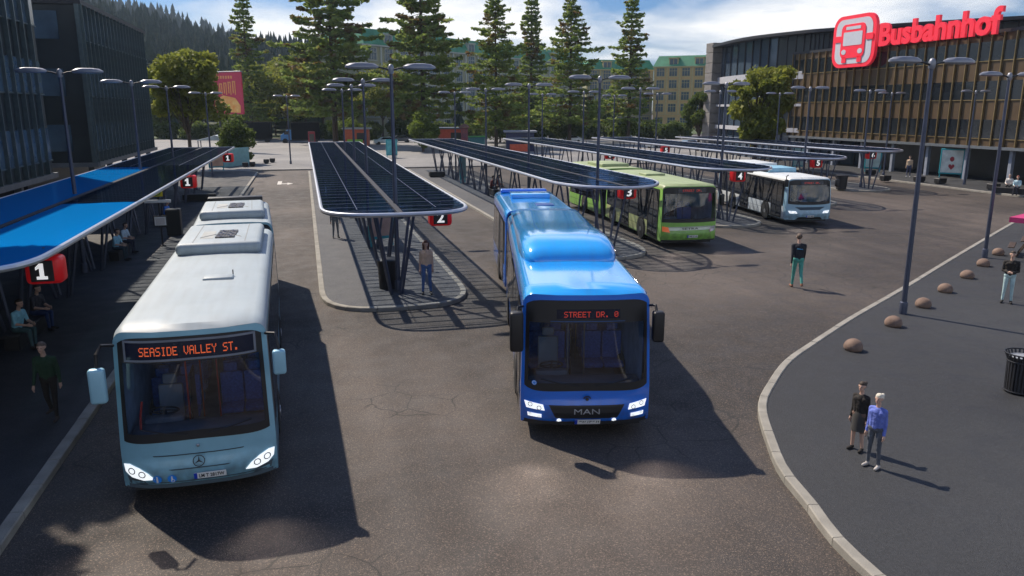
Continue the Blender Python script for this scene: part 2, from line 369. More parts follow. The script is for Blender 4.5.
# painted arrow and lane marks
M_MARK = mat('road_paint', (.62, .60, .55), .7, c2=(.42, .40, .37), scale=5)
a0 = at(282, 182, 0)
mb = MB(); x, y = a0.x, a0.y
mb.add([(x - .35, y - 2.4, .004), (x, y - 2.4, .004), (x, y + .8, .004), (x - .35, y + .8, .004)], [(0, 1, 2, 3)])
mb.add([(x, y - 2.1, .004), (x + .5, y - 2.1, .004), (x + .5, y - 1.5, .004), (x, y - 1.5, .004)], [(0, 1, 2, 3)])
mb.add([(x + .5, y - 2.8, .004), (x + 1.0, y - 1.8, .004), (x + .5, y - .8, .004)], [(0, 1, 2)])
tag(mb.build('road_marking', M_MARK), kind='structure')

# ------------------------------------------------------------------ canopies
cfront = [17.6, 24.6, 30.6, 37.8, 44.9, 51.6]; cback = [71, 79, 84, 84, 84, 84]
ZC = 3.25
clab = ['longest left bus shelter canopy with bright blue glass panels on its near half', 'dark glass bus shelter canopy over the island with the woman in jeans',  # the blue on the left canopy is a painted sky reflection
        'dark glass bus shelter canopy between the blue bus and the green bus', 'dark glass bus shelter canopy between the green bus and the white bus',
        'dark glass bus shelter canopy just behind the white bus', 'rearmost bus shelter canopy nearest the station building']
cent = []
for k in range(6):
    cx = C0 + SP * (k - 1) if k else -8.4; hw = 2.55 if k == 0 else 2.42; cent.append(cx)
    y0, y1 = cfront[k], cback[k]; PE, DE = (3.4, 2.6) if k < 2 else (2.1, 3.6)
    if k == 1: cx -= .12
    if k > 1: cx -= .1
    root = empty('bus_shelter', (cx, y0, .12), clab[k], 'bus shelter', 'bus shelters in a row of platforms')
    out = [(x - cx, y - y0) for x, y in superfront(cx, hw, y0, y1, DE, n=16, p=PE)]
    dz = lambda x: ZC - .12 + .015 * abs(x) / hw
    n = len(out)
    # glass in cross panels, two leaves sloping to a middle gutter
    def halfw(yy):
        t = min(1, max(0, (DE - yy) / DE)); return hw * (max(0, 1 - t ** PE)) ** (1 / PE) if yy < DE else hw
    gm = MB(); L = y1 - y0; ys = [.02 + .16 * j for j in range(10)] + [1.6, 2.0, 2.4] + [2.8 + 1.2 * j for j in range(int((L - 2.8) / 1.2) + 1)] + [L]
    for a, b in zip(ys, ys[1:]):
        for sg in (-1, 1):
            xa, xb = sg * (halfw(a) - .04), sg * (halfw(b) - .04); mi = 0
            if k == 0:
                lim = 31 if sg < 0 else 12.7  # where the painted sky reflection stops on each leaf
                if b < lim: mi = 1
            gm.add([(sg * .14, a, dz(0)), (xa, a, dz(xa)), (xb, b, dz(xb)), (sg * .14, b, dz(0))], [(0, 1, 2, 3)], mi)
    gm.build('glass_roof', [M_CGLASS, M_CSKYREFL], root)
    rb = MB()
    for yy in np.arange(.35, L - .2, .66):
        w = halfw(yy) - .03
        for sg in (-1, 1): 
            rb.add([(sg * .1, yy - .022, dz(0) - .005), (sg * w, yy - .022, dz(w) - .005), (sg * w, yy + .022, dz(w) - .005), (sg * .1, yy + .022, dz(0) - .005),
                    (sg * .1, yy - .022, dz(0) - .09), (sg * w, yy - .022, dz(w) - .08), (sg * w, yy + .022, dz(w) - .08), (sg * .1, yy + .022, dz(0) - .09)],
                   [(0, 1, 2, 3), (4, 7, 6, 5), (0, 4, 5, 1), (1, 5, 6, 2), (2, 6, 7, 3), (3, 7, 4, 0)])
    for sx in (-1.45, 1.45): rb.box(sx - .10, sx + .10, 1.0, L - .1, dz(1.45) - .26, dz(1.45) - .12)
    rb.build('roof_ribs', M_RIB, root)
    g = MB(); g.box(-.09, .09, .15, L, dz(0) - .2, dz(0) + .012); g.build('gutter', mat('gutter_metal', (.018, .023, .036), .9), root)
    gbm = MB()
    for yy in np.arange(.61 if k else 31.8, L - .2, 1.04):
        w = halfw(yy) - .05
        for sg in (-1, 1): a_, b_ = sorted((sg * .1, sg * w)); gbm.box(a_, b_, yy - .014, yy + .014, dz(w) + .002, dz(w) + .014)
    for xx in (-1.3, 1.3): gbm.box(xx - .014, xx + .014, 1.1 if k else 31, L - .1, dz(1.3) + .002, dz(1.3) + .0135)
    gbm.build('glazing_bars', mat('glazing_bar', (.05, .075, .13), .4, .4), root)
    r_ = MB(); r_.tube([(x, y, dz(x) - .055) for x, y in out[:-2]] + [(hw, L, dz(hw) - .055), (-hw, L, dz(hw) - .055)], .075, 8, closed=True)
    r_.build('edge_rim', M_RIM, root, smooth=40)
    pst = MB(); pst.cyl((0, 0, 0), (0, 0, 1), 1, n=8)
    yc = 2.3; proto = None
    step = 4.7 if k < 3 else 5.4
    pm = {}
    while yc < L - 1.5:
        for sx, sy in ((-1, -1), (1, -1), (-1, 1), (1, 1)):
            key = (sx, sy)
            if key not in pm:
                q = MB(); q.cyl((sx * .18, sy * .22, 0), (sx * .66, sy * .60, dz(.66) - .14), .055, .05, n=8)
                o = q.build('post', M_POLE, root, smooth=40); o.location = (0, yc, 0); pm[key] = o
            else: dup(pm[key], loc=(0, yc, 0), parent=root)
        yc += step
# ------------------------------------------------------------------ platform number signs
def number_sign(d, loc, label, s=1.0):
    root = empty('platform_sign', loc, label, 'number sign', 'red platform number signs under the canopies', s=s)
    b = MB(); b.rbox(-.40, .40, -.02, .52, -.33, .33, .12, seg=3); b.build('sign_box', M_RED, root, smooth=50)
    f = MB(); f.rbox(-.27, .23, -.045, -.01, -.25, .25, .06, seg=2); f.build('number_panel', M_BLACK, root)
    t = MB(); w = .20 if d == '1' else .26
    if d == '1':
        pl = [(-.13, -.19), (.10, -.19), (.10, -.12), (.03, -.12), (.03, .19), (-.05, .19), (-.14, .10), (-.14, .03), (-.06, .08), (-.06, -.12), (-.13, -.12)]; n_ = len(pl)
        t.add([(a, -.05, b) for a, b in pl] + [(a, -.07, b) for a, b in pl], [tuple(range(n_)), tuple(range(2 * n_ - 1, n_ - 1, -1))] + [(i, (i + 1) % n_, n_ + (i + 1) % n_, n_ + i) for i in range(n_)])
    else: text_fit(t, d, (-.02 - w / 2, -.05, -.19), (1, 0, 0), (0, 0, 1), w, .38, .02, off=.02)
    t.build('digit', mat('lit_digit', (.8, .8, .8), .5, var=.02, emit=(1, 1, 1), estr=.45), root)
    h = MB(); h.cyl((0, .25, .3), (0, .25, .52), .03, n=8); h.build('hanger', M_DARK, root)
sg = [('1', (43, 271)), ('2', (441, 217)), ('3', (629, 192)), ('4', (740, 176)), ('5', (818, 163)), ('6', (873, 155))]
for d, (px, py) in sg:
    p = at(px, py, 2.76); number_sign(d, (p.x, p.y, 2.76), 'red box sign with white number %s hanging under a canopy front' % d)
p = at(188, 182, 2.76); number_sign('1', p, 'smaller looking red number 1 sign hanging halfway along the left canopy')
p = at(228, 158, 2.76); number_sign('1', p, 'farthest red platform sign at the far end of the left canopy')
for px, Y, t in ((612, 60, 'partly hidden red platform sign behind the green bus roof'), (588, 74, 'distant red platform sign in front of the pale apartment building'), (668, 66, 'distant red platform sign between the fourth and fifth canopies')):
    q = coly(px, Y); number_sign('4' if px == 588 else '5' if px == 668 else '3', (q.x, q.y, 2.76), t)

# ------------------------------------------------------------------ street lamps
def make_lamp():
    root = empty('street_lamp', (0, 0, 0), 'x', 'street lamp', 'double headed street lamps')
    p = MB(); p.lathe([(.125, 0), (.125, .34), (.115, .38), (.085, .40), (.075, 3.5), (.055, 7.55)], n=12); p.build('pole', M_POLE, root, smooth=35)
    c = MB(); c.lathe([(.07, 7.5), (.10, 7.55), (.10, 7.72), (.06, 7.8), (.01, 7.82)], n=12); c.build('pole_cap', M_HEADL, root, smooth=50)
    for sg in (-1, 1):
        a = MB(); a.tube([(sg * .06, 0, 7.62), (sg * .25, 0, 7.68), (sg * .50, 0, 7.72)], [.035, .03, .028], 8); a.build('arm', M_DARK, root, smooth=50)
        h = MB(); vs = []; prof = []
        n = 12; m = 20
        for zi, (f, z) in enumerate(((.82, 7.66), (1, 7.70), (.97, 7.76), (.72, 7.83), (.35, 7.85))):
            for i in range(m):
                t = 2 * math.pi * i / m; vs.append((sg * .96 + .56 * f * math.copysign(abs(math.cos(t)) ** .8, math.cos(t)), .19 * f * math.sin(t), z))
        fs = [(a_ * m + i, a_ * m + (i + 1) % m, (a_ + 1) * m + (i + 1) % m, (a_ + 1) * m + i) for a_ in range(4) for i in range(m)] + [tuple(range(4 * m, 5 * m)), tuple(range(m - 1, -1, -1))]
        h.add(vs, fs); h.build('lamp_head', M_HEADL, root, smooth=35)
    return root
lamp0 = make_lamp(); lt = tree_of(lamp0)
rowsn = ['left', 'second', 'third', 'fourth', 'fifth', 'sixth']
lamps = [(-8.75, 33.5, 'lamp rising through the blue glass part of the left canopy')]  # the blue glass part is the painted sky reflection
lamps += [(-8.7, 46.2, 'second lamp along the left canopy, in front of the dark office building'), (-8.7, 57.4, 'third lamp along the left canopy, in front of the round tree'), (-8.7, 79.5, 'farthest lamp behind the left canopy, beside the red billboard'),
          (2.95, 27.2, 'big nearest lamp rising through the canopy over the woman in jeans'), (3.0, 40.7, 'second lamp through the canopy over the woman in jeans'), (3.0, 50.5, 'third lamp through the canopy over the woman in jeans'), (3.0, 62.7, 'last lamp through the canopy over the woman in jeans'),
          (-1.7, 95.2, 'lone lamp on the pale paving in front of the black truck'),
          (13.25, 34.5, 'nearest lamp of the canopy beside the green bus'), (13.25, 46.3, 'second lamp of the canopy beside the green bus'), (13.25, 58.0, 'third lamp of the canopy beside the green bus'), (13.25, 70.5, 'farthest lamp of the canopy beside the green bus'),
          (23.60, 41.3, 'nearest lamp of the canopy beside the white bus'), (23.60, 53.3, 'second lamp of the canopy beside the white bus'), (23.60, 65.2, 'third lamp of the canopy beside the white bus'), (23.60, 77.5, 'farthest lamp of the canopy beside the white bus'),
          (33.94, 48.1, 'nearest lamp of the canopy with the number 5 sign'), (33.94, 60.3, 'second lamp of the canopy with the number 5 sign'), (33.94, 72.5, 'third lamp of the canopy with the number 5 sign'), (33.94, 83.7, 'farthest lamp of the canopy with the number 5 sign'),
          (44.28, 54.9, 'nearest lamp of the canopy with the number 6 sign'), (44.28, 67.4, 'second lamp of the canopy with the number 6 sign'),
          (53.4, 63.2, 'lamp on the station pavement beside the six sign poster'), (54.4, 54.6, 'lamp on the station pavement right of the heart poster'), (54, 86.4, 'lamp standing before the leafy tree at the station corner'),
          (18.1, 19.9, 'tallest looking lamp on the plaza between the round stones'), (28.5, 27.0, 'plaza lamp at the right edge behind the round stones')]
for i, (x, y, lb) in enumerate(lamps):
    z = .12
    lab = 'grey double headed ' + lb
    if i == 0: lamp0.location = (x, y, z); lamp0['label'] = lab
    else: dup(lamp0, (x, y, z), 0, lab, tree=lt)

# ------------------------------------------------------------------ buses
FONT = {'A': '01110 10001 10001 11111 10001 10001 10001', 'D': '11110 10001 10001 10001 10001 10001 11110', 'E': '11111 10000 10000 11110 10000 10000 11111',
        'I': '01110 00100 00100 00100 00100 00100 01110', 'L': '10000 10000 10000 10000 10000 10000 11111', 'R': '11110 10001 10001 11110 10100 10010 10001',
        'S': '01111 10000 10000 01110 00001 00001 11110', 'T': '11111 00100 00100 00100 00100 00100 00100', 'V': '10001 10001 10001 10001 10001 01010 00100',
        'Y': '10001 10001 01010 00100 00100 00100 00100', '.': '00000 00000 00000 00000 00000 01100 01100', '0': '01110 10001 10011 10101 11001 10001 01110', ' ': '00000 00000 00000 00000 00000 00000 00000'}
def led_text(mb, txt, x0, x1, z0, z1, fy, off):
    n = len(txt) * 6 - 1; dx = (x1 - x0) / n; dzz = (z1 - z0) / 7
    for i, ch in enumerate(txt):
        for r, row in enumerate(FONT[ch].split()):
            for c, b in enumerate(row):
                if b == '1':
                    xx = x0 + (i * 6 + c + .5) * dx; zz = z1 - (r + .5) * dzz; w = .46
                    vs = [(xx - w * dx, 0, zz - .42 * dzz), (xx + w * dx, 0, zz - .42 * dzz), (xx + w * dx, 0, zz + .42 * dzz), (xx - w * dx, 0, zz + .42 * dzz)]
                    mb.add([(a, fy(a, c_) - off, c_) for a, _, c_ in vs], [(0, 1, 2, 3)])
def bus(label, loc, rz, s, P, cat='bus'):
    W, H, zb, r = 1.275, P['H'], .30, P.get('r', .2)
    cb, pw, rake, zr = P.get('cb', .30), 3.2, P.get('rake', .22), P.get('zr', 1.0)
    root = empty('city_bus', loc, label, cat, 'buses at the station', rz=rz, s=s)
    paint, roofm = P['paint'], P['roof']
    def sx(z): return W - .05 * max(0, (z - 1.0) / (H - 1.0))
    def bulge(z):
        t = max(0, 1 - abs(z - .62) / .30); return .05 * t * t * (3 - 2 * t)
    def fy(x, z):
        u = min(1, abs(x) / sx(z)); t = max(0, (z - zr) / (H - zr))
        return cb * u ** pw + rake * t ** 1.3 - bulge(z) * (1 - u ** 6) + (.04 if z < .4 else 0)
    def ztop(x):
        k = max(0, abs(x) - (W - .05 - r)); return H - .06 - (r - math.sqrt(max(0, r * r - min(k, r) ** 2)))
    def section():
        pts = [(W, zb), (W + .0, .7), (W, 1.0), (sx(1.7), 1.7), (sx(H - r), H - r - .02)]
        for i in range(1, 6):
            t = R(90) * i / 5; pts.append((W - .05 - r + r * math.cos(t), H - r + r * math.sin(t)))
        half = pts; mid = [(W * .45, H + .025), (0, H + .035)]
        L_ = half + mid; return L_ + [(-x, z) for x, z in L_[-2::-1]]
    S = section(); ns = len(S)
    def shell(L, front=True, open_front=False):
        mb = MB(); rings = []
        if front:
            rings.append([(x, fy(x, min(z, H - .06)), min(z, ztop(x)) if z > H - r else z) for x, z in S])
            rings.append([(x, fy(x, min(z, H - .06)) + .13 if z > H - r - .01 else .55, z) for x, z in S])
            rings.append([(x, .9, z) for x, z in S])
        else:
            rings.append([(x * .985, 0, z - (.02 if z > 2 else 0)) for x, z in S]); rings.append([(x, .04, z) for x, z in S])
        k = 5
        for i in range(1, k): rings.append([(x, .9 + (L - 1.2) * i / k, z) for x, z in S])
        rings.append([(x, L - .15, z) for x, z in S]); rings.append([(x * .97, L, z - (.06 if z > 2 else 0)) for x, z in S])
        vs = [v for rg in rings for v in rg]; fs = []; 
        for a in range(len(rings) - 1):
            for j in range(ns - 1):
                f = (a * ns + j, a * ns + j + 1, (a + 1) * ns + j + 1, (a + 1) * ns + j)
                zc = S[j][1] + S[j + 1][1]
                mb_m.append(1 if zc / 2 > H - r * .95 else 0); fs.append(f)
        o = len(mb.v); mb.v += vs; mb.f += fs; mb.m += mb_m[:]
        b = (len(rings) - 1) * ns; mb.f.append(tuple(b + j for j in range(ns))); mb.m.append(0)
        if not front: mb.f.append(tuple(range(ns - 1, -1, -1))); mb.m.append(0)
        for a in range(len(rings) - 1): mb.f.append((a * ns, (a + 1) * ns, (a + 1) * ns + ns - 1, a * ns + ns - 1)); mb.m.append(0)
        return mb
    mb_m = []
    L = P['L']; body = shell(L)
    um = P.get('um', .93); w0 = P.get('w0', 1.0); w1 = P.get('w1', H - .22)
    def wlo(u): return w0 + P.get('lo_k', .10) * (abs(u) / um) ** 10 + P.get('lo_dip', 0) * (abs(u) / um) ** 2
    def whi(u): return w1 - .10 * (abs(u) / um) ** 10
    def patch(mb, u0, u1, f0, f1, nu, nv, off=0, mi=0):
        vs = []
        for i in range(nu + 1):
            u = u0 + (u1 - u0) * i / nu
            for j in range(nv + 1):
                z = f0(u) + (f1(u) - f0(u)) * j / nv; x = u * sx(z); vs.append((x, fy(x, z) - off, z))
        mb.add(vs, [(i * (nv + 1) + j, (i + 1) * (nv + 1) + j, (i + 1) * (nv + 1) + j + 1, i * (nv + 1) + j + 1) for i in range(nu) for j in range(nv)], mi)
    zt = lambda u: ztop(u * sx(H - .2))
    patch(body, -um, um, lambda u: zb, wlo, 28, 12); patch(body, -um, um, whi, zt, 28, 2)
    for a, b in ((-1, -um), (um, 1)): patch(body, a, b, lambda u: zb, zt, 5, 22)
    body.build('body', [paint, roofm], root, smooth=32)
    gm = MB(); patch(gm, -um, um, wlo, whi, 32, 14, .006); gm.build('windscreen', P.get('shield', M_SHIELD), root, smooth=60)
    # black surround band on the glass edge
    eb = MB(); e = .055
    patch(eb, -um, um, wlo, lambda u: wlo(u) + .16, 32, 2, .012); patch(eb, -um, um, lambda u: P.get('blk', w1 - .5), whi, 32, 2, .012)
    for a, b in ((-um, -um + e), (um - e, um)): patch(eb, a, b, wlo, whi, 2, 14, .0125)
    eb.build('windscreen_surround', M_BLACK, root, smooth=60)
    def fpanel(mb, poly, off, mi=0, thick=.02):
        bm = bmesh.new(); vs = [bm.verts.new((x, 0, z)) for x, z in poly]; bm.faces.new(vs)
        for ax, st_ in ((0, .07), (2, .12)):
            lo, hi = min(v.co[ax] for v in bm.verts), max(v.co[ax] for v in bm.verts); c_ = lo + st_
            while c_ < hi - .01:
                pc_ = [0, 0, 0]; pc_[ax] = c_; no = [0, 0, 0]; no[ax] = 1
                bmesh.ops.bisect_plane(bm, geom=bm.verts[:] + bm.edges[:] + bm.faces[:], plane_co=pc_, plane_no=no); c_ += st_
        bd = [e_ for e_ in bm.edges if e_.is_boundary]
        ex = bmesh.ops.extrude_edge_only(bm, edges=bd); ev = {v for v in ex['geom'] if isinstance(v, bmesh.types.BMVert)}
        for v in bm.verts: v.co.y = fy(v.co.x, v.co.z) - (off - thick if v in ev else off)
        mb.bm(bm, mi)
    def ftext(mb, txt, x0, x1, z0, z1, off, mi=0, bold=.02):
        v, f, (a0, a1, b0, b1) = text_geo(txt, 1, .5, bold); vs = []
        for q in v:
            x = x0 + (q.x - a0) / (a1 - a0) * (x1 - x0); z = z0 + (q.y - b0) / (b1 - b0) * (z1 - z0); vs.append((x, fy(x, z) - off - (.5 - q.z) * .006, z))
        mb.add(vs, f, mi)
    def fring(mb, cx, cz, r0, r1, off, n=20, mi=0, a0=0, a1=360):
        vs = []; m = n if a1 - a0 >= 360 else n + 1
        for i in range(m):
            t = R(a0 + (a1 - a0) * i / n)
            for rr in (r0, r1): x, z = cx + rr * math.cos(t), cz + rr * math.sin(t); vs.append((x, fy(x, z) - off, z))
        mb.add(vs, [(2 * i, 2 * ((i + 1) % m), 2 * ((i + 1) % m) + 1, 2 * i + 1) for i in range(n)], mi)
    # interior
    it = MB(); D = min(L - .5, 7)
    iw, it_ = W - .13, H - .30
    it.add([(-iw, .42, .42), (iw, .42, .42), (iw, .42, it_), (-iw, .42, it_), (-iw, D, .42), (iw, D, .42), (iw, D, it_), (-iw, D, it_)], [(0, 1, 5, 4), (3, 7, 6, 2), (4, 5, 6, 7), (0, 4, 7, 3), (1, 2, 6, 5)])
    it.build('interior', mat('bus_interior', (.30, .38, .52), .7, var=.25), root)
    ds = MB(); ds.rbox(-iw + .02, iw - .02, .36, .85, .62, w0 + .06, .06); ds.rbox(-.95, -.30, .75, .98, .8, w0 + .16, .05); ds.build('dashboard', mat('dash_grey', (.10, .12, .16), .6), root, smooth=40)
    sw = MB(); c = Vector((-.62, .95, w0 + .22)); q = Matrix.Rotation(R(-35), 3, 'X')
    ring = [c + q @ Vector((.23 * math.cos(t), .23 * math.sin(t), 0)) for t in [2 * math.pi * i / 20 for i in range(20)]]
    sw.tube(ring, .018, 6, closed=True); sw.cyl(c, c + q @ Vector((0, .02, -.3)), .035, n=8)
    for t in (20, 160, 270): sw.cyl(c, c + q @ Vector((.23 * math.cos(R(t)), .23 * math.sin(R(t)), 0)), .014, n=6)
    sw.build('steering_wheel', M_BLACK, root, smooth=50)
    stm = mat('seat_blue_fabric', (.06, .16, .55), .9, var=.3, scale=20)
    def seat(x, y, z=.55, m=stm, big=1):
        st = MB(); st.rbox(x - .22, x + .22, y - .2, y + .24, z, z + .12, .04); st.rbox(x - .22, x + .22, y + .2, y + .30, z + .1, z + .75 * big, .04); st.rbox(x - .13, x + .13, y + .21, y + .29, z + .76 * big, z + .95 * big, .04)
        st.build('seat', m, root, smooth=40)
    seat(-.62, 1.55, .85, mat('driver_seat_grey', (.30, .33, .40), .8), 1.0)
    for y in (2.3, 3.1, 3.9, 4.7):
        for x in (-.86, -.4, .42, .88): seat(x, y, .75)
    pl = MB()
    for x, y in ((-.25, 1.25), (.2, 2.1), (-.2, 2.9), (.2, 3.7)): pl.cyl((x, y, .45), (x, y, it_), .018, n=6)
    pl.build('grab_pole', mat('pole_red', (.6, .04, .03), .4) if P.get('redpole') else M_HEADL, root)
    pr = MB(); pr.box(-.22, -.19, 1.2, 1.9, .5, 1.9); pr.build('cab_partition', M_SIDEGL, root)
    if P.get('redpole'):
        rp = MB(); rp.tube([(-.97, .5, 1.15), (-.94, .48, 1.5), (-.90, .5, 1.75)], .02, 6); rp.build('handrail', mat('pole_red', (.6, .04, .03), .4), root)
    # destination display
    dx0, dx1, dz0, dz1 = P['disp']
    dsp = MB(); fpanel(dsp, [(dx0, dz0), (dx1, dz0), (dx1, dz1), (dx0, dz1)], .022, 0, .012)
    dob = dsp.build('destination_display', M_SCREEN, root)
    if P.get('dframe'):
        fr = MB(); t = .035
        for a, b, c_, d in ((dx0 - t, dx1 + t, dz0 - t, dz0), (dx0 - t, dx1 + t, dz1, dz1 + t), (dx0 - t, dx0, dz0, dz1), (dx1, dx1 + t, dz0, dz1)): fpanel(fr, [(a, c_), (b, c_), (b, d), (a, d)], .028, 0, .02)
        fr.build('display_frame', mat('display_frame_grey', (.16, .18, .22), .4), dob)
    if P.get('led'):
        tx, a, b, c_, d = P['led']; lm = MB(); led_text(lm, tx, a, b, c_, d, fy, .027); lm.build('route_text', P.get('ledm', M_LED), dob)
    FYS[0] = fy
    P['front'](root, fpanel, ftext, fring, fy, patch)
    # wipers
    for sgx in (-1, 1):
        wp = MB(); zz = w0 + .10
        wp.tube([(sgx * .15 + xx, fy(sgx * .15 + xx, zz + dz_) - .04, zz + dz_) for xx, dz_ in ((0, 0), (sgx * .35, .05), (sgx * .75, .13))], .012, 6)
        wp.build('wiper', M_BLACK, root)
    # sides
    M_BAND = M_BLACK
    def sides(par, L, y_start, wins, doors, wheels, loc_rz=None, doorside=-1):
        for sg in (-1, 1):
            zz0, zz1 = P.get('win', (1.05, 2.45))
            bandm = MB()
            def sp(y, z, o): return (sg * (sx(z) + o), y, z)
            bandm.add([sp(y_start, zz0 - .05, .004), sp(L - .25, zz0 - .05, .004), sp(L - .25, zz1 + .07, .004), sp(y_start, zz1 + .07, .004)], [(0, 1, 2, 3)])
            o = bandm.build('window_band', M_BAND, par)
            for (a, b) in wins:
                if sg == doorside and any(a < d1 and b > d0 for d0, d1 in doors): continue
                w = MB(); w.add([sp(a, zz0, .012), sp(b, zz0, .012), sp(b, zz1, .012), sp(a, zz1, .012), sp(a, zz0, .0), sp(b, zz0, .0), sp(b, zz1, .0), sp(a, zz1, .0)], [(0, 1, 2, 3), (0, 4, 5, 1), (1, 5, 6, 2), (2, 6, 7, 3), (3, 7, 4, 0)]); w.build('side_window', M_SIDEGL, par)
            if sg == doorside:
                for d0, d1 in doors:
                    dm = MB(); dm.add([sp(d0, .36, .02), sp(d1, .36, .02), sp(d1, zz1 + .02, .02), sp(d0, zz1 + .02, .02)], [(0, 1, 2, 3)]); 
                    mid = (d0 + d1) / 2
                    dd = dm.build('door', M_SIDEGL, par)
                    df = MB()
                    for ya, yb in ((d0 - .04, d0 + .03), (mid - .03, mid + .03), (d1 - .03, d1 + .04)): df.add([sp(ya, .34, .028), sp(yb, .34, .028), sp(yb, zz1 + .03, .028), sp(ya, zz1 + .03, .028)], [(0, 1, 2, 3)])
                    for za, zb_ in ((.33, .42), (zz1 - .03, zz1 + .05)): df.add([sp(d0, za, .0275), sp(d1, za, .0275), sp(d1, zb_, .0275), sp(d0, zb_, .0275)], [(0, 1, 2, 3)])
                    df.build('door_frame', M_BLACK, dd)
            lines = MB()
            for y in np.arange(y_start + 1.2, L - .3, 1.5):
                lines.add([sp(y, .34, .006), sp(y + .012, .34, .006), sp(y + .012, zz0 - .06, .006), sp(y, zz0 - .06, .006)], [(0, 1, 2, 3)])
            lines.add([sp(y_start, .66, .0065), sp(L - .3, .66, .0065), sp(L - .3, .672, .0065), sp(y_start, .672, .0065)], [(0, 1, 2, 3)])
            lines.build('panel_seams', M_DARK, par)
            for wy in wheels:
                am = MB(); pts = [(wy + .60 * math.cos(t), .5 + .60 * math.sin(t)) for t in [math.pi * i / 14 for i in range(15)]]
                am.add([sp(y, z, .0085) for y, z in [(wy + .6, zb + .02)] + pts + [(wy - .6, zb + .02)]], [tuple(range(17))]); am.build('wheel_arch', M_BLACK, par)
                tm = MB(); tm.lathe([(.30, -.16), (.46, -.14), (.49, -.08), (.49, .08), (.46, .13), (.33, .15), (.30, .10)], n=28, axis='x')
                to = tm.build('wheel', M_RUBBER, par, smooth=40, loc=(sg * (W - .11), wy, .49))
                rm = MB(); rm.lathe([(.32, .09), (.30, .14), (.22, .10), (.12, .10), (.11, .16), (.02, .17)], n=24, axis='x')
                for i in range(10):
                    t = 2 * math.pi * i / 10; rm.cyl((.10, .16 * math.cos(t), .16 * math.sin(t)), (.125, .16 * math.cos(t), .16 * math.sin(t)), .016, n=6)
                ro = rm.build('rim', M_STEEL, to, smooth=40)
                if sg < 0: ro.rotation_euler.z = math.pi
    def winlist(a, b, n=1.45):
        k = max(1, round((b - a) / n)); w = (b - a) / k; return [(a + i * w + .03, a + (i + 1) * w - .03) for i in range(k)]
    doors = P.get('doors', [(.75, 1.95), (5.6, 6.9)])
    wl = []
    segs = [0.75] + [v for d in doors for v in d] + [L - .3]
    for a, b in zip(segs[0::2], segs[1::2]):
        if b - a > .4: wl += winlist(a, b)
    allw = wl + doors
    for sgn in (0,): sides(root, L, .6, allw, doors, P['wheels'], doorside=P.get('dside', -1))
    ub = MB(); ub.box(-W + .15, W - .15, .35, L - .1, .18, .32); ub.build('underbody', M_BLACK, root)
    for f in P.get('extras', []): f(root, H, MB)
    if P.get('L2'):
        L2 = P['L2']; ang = P['ang']; gap = P.get('gap', .9)
        mb_m = []
        # pivot in the middle of the bellows
        piv = Vector((0, L + gap / 2, 0)); q = Matrix.Rotation(ang, 3, 'Z'); start = piv + q @ Vector((0, gap / 2, 0))
        rb_ = MB()
        mb2 = shell2(S, ns, L2, H, r)
        ro = mb2.build('rear_carriage', [paint, roofm], root, smooth=32); ro.location = start; ro.rotation_euler.z = ang
        P2w = P['wheels2']; sides(ro, L2, .2, winlist(.3, L2 - .5), [(P['doors2'][0], P['doors2'][1])] if 'doors2' in P else [], P2w, doorside=P.get('dside', -1))
        bel = MB(); nr = 13; vs = []
        for i in range(nr):
            t = i / (nr - 1); p = Vector((0, L, 0)).lerp(start, t); qq = Matrix.Rotation(ang * t, 3, 'Z'); k = .90 if i % 2 else .955
            vs += [p + qq @ Vector((x * k, 0, (z - .3) * (k + .02) + .3)) for x, z in S]
        bel.add(vs, [(a * ns + j, a * ns + j + 1, (a + 1) * ns + j + 1, (a + 1) * ns + j) for a in range(nr - 1) for j in range(ns - 1)]); bel.build('bellows', M_RUBBER, root)
        u2 = MB(); u2.box(-W + .15, W - .15, 0, L2 - .1, .18, .32); o = u2.build('underbody', M_BLACK, ro)
        for f in P.get('extras2', []): f(ro, H, MB)
    return root
def shell2(S, ns, L, H, r):
    mb = MB(); rings = [[(x * .985, 0, z) for x, z in S], [(x, .05, z) for x, z in S]] + [[(x, .05 + (L - .2) * i / 5, z) for x, z in S] for i in range(1, 6)] + [[(x * .97, L, z - (.06 if z > 2 else 0)) for x, z in S]]
    for rg in rings: mb.v += rg
    for a in range(len(rings) - 1):
        for j in range(ns - 1):
            mb.f.append((a * ns + j, a * ns + j + 1, (a + 1) * ns + j + 1, (a + 1) * ns + j)); mb.m.append(1 if (S[j][1] + S[j + 1][1]) / 2 > H - r * .95 else 0)
    b = (len(rings) - 1) * ns; mb.f.append(tuple(b + j for j in range(ns))); mb.m.append(0); mb.f.append(tuple(range(ns - 1, -1, -1))); mb.m.append(0)
    return mb
def plate(root, fpanel, ftext, x, z, txt, w=.26):
    pm = MB(); fpanel(pm, [(x - w, z - .055), (x + w, z - .055), (x + w, z + .055), (x - w, z + .055)], .05, 0, .02); o = pm.build('licence_plate', M_PLATE, root)
    b = MB(); fpanel(b, [(x - w - .002, z - .056), (x - w + .05, z - .056), (x - w + .05, z + .056), (x - w - .002, z + .056)], .054, 0, .01); b.build('plate_band', M_PLATEB, o)
    t = MB(); ftext(t, txt, x - w + .08, x + w - .03, z - .035, z + .035, .052, bold=0.01); t.build('plate_text', M_BLACK, o)
FYS = [None]
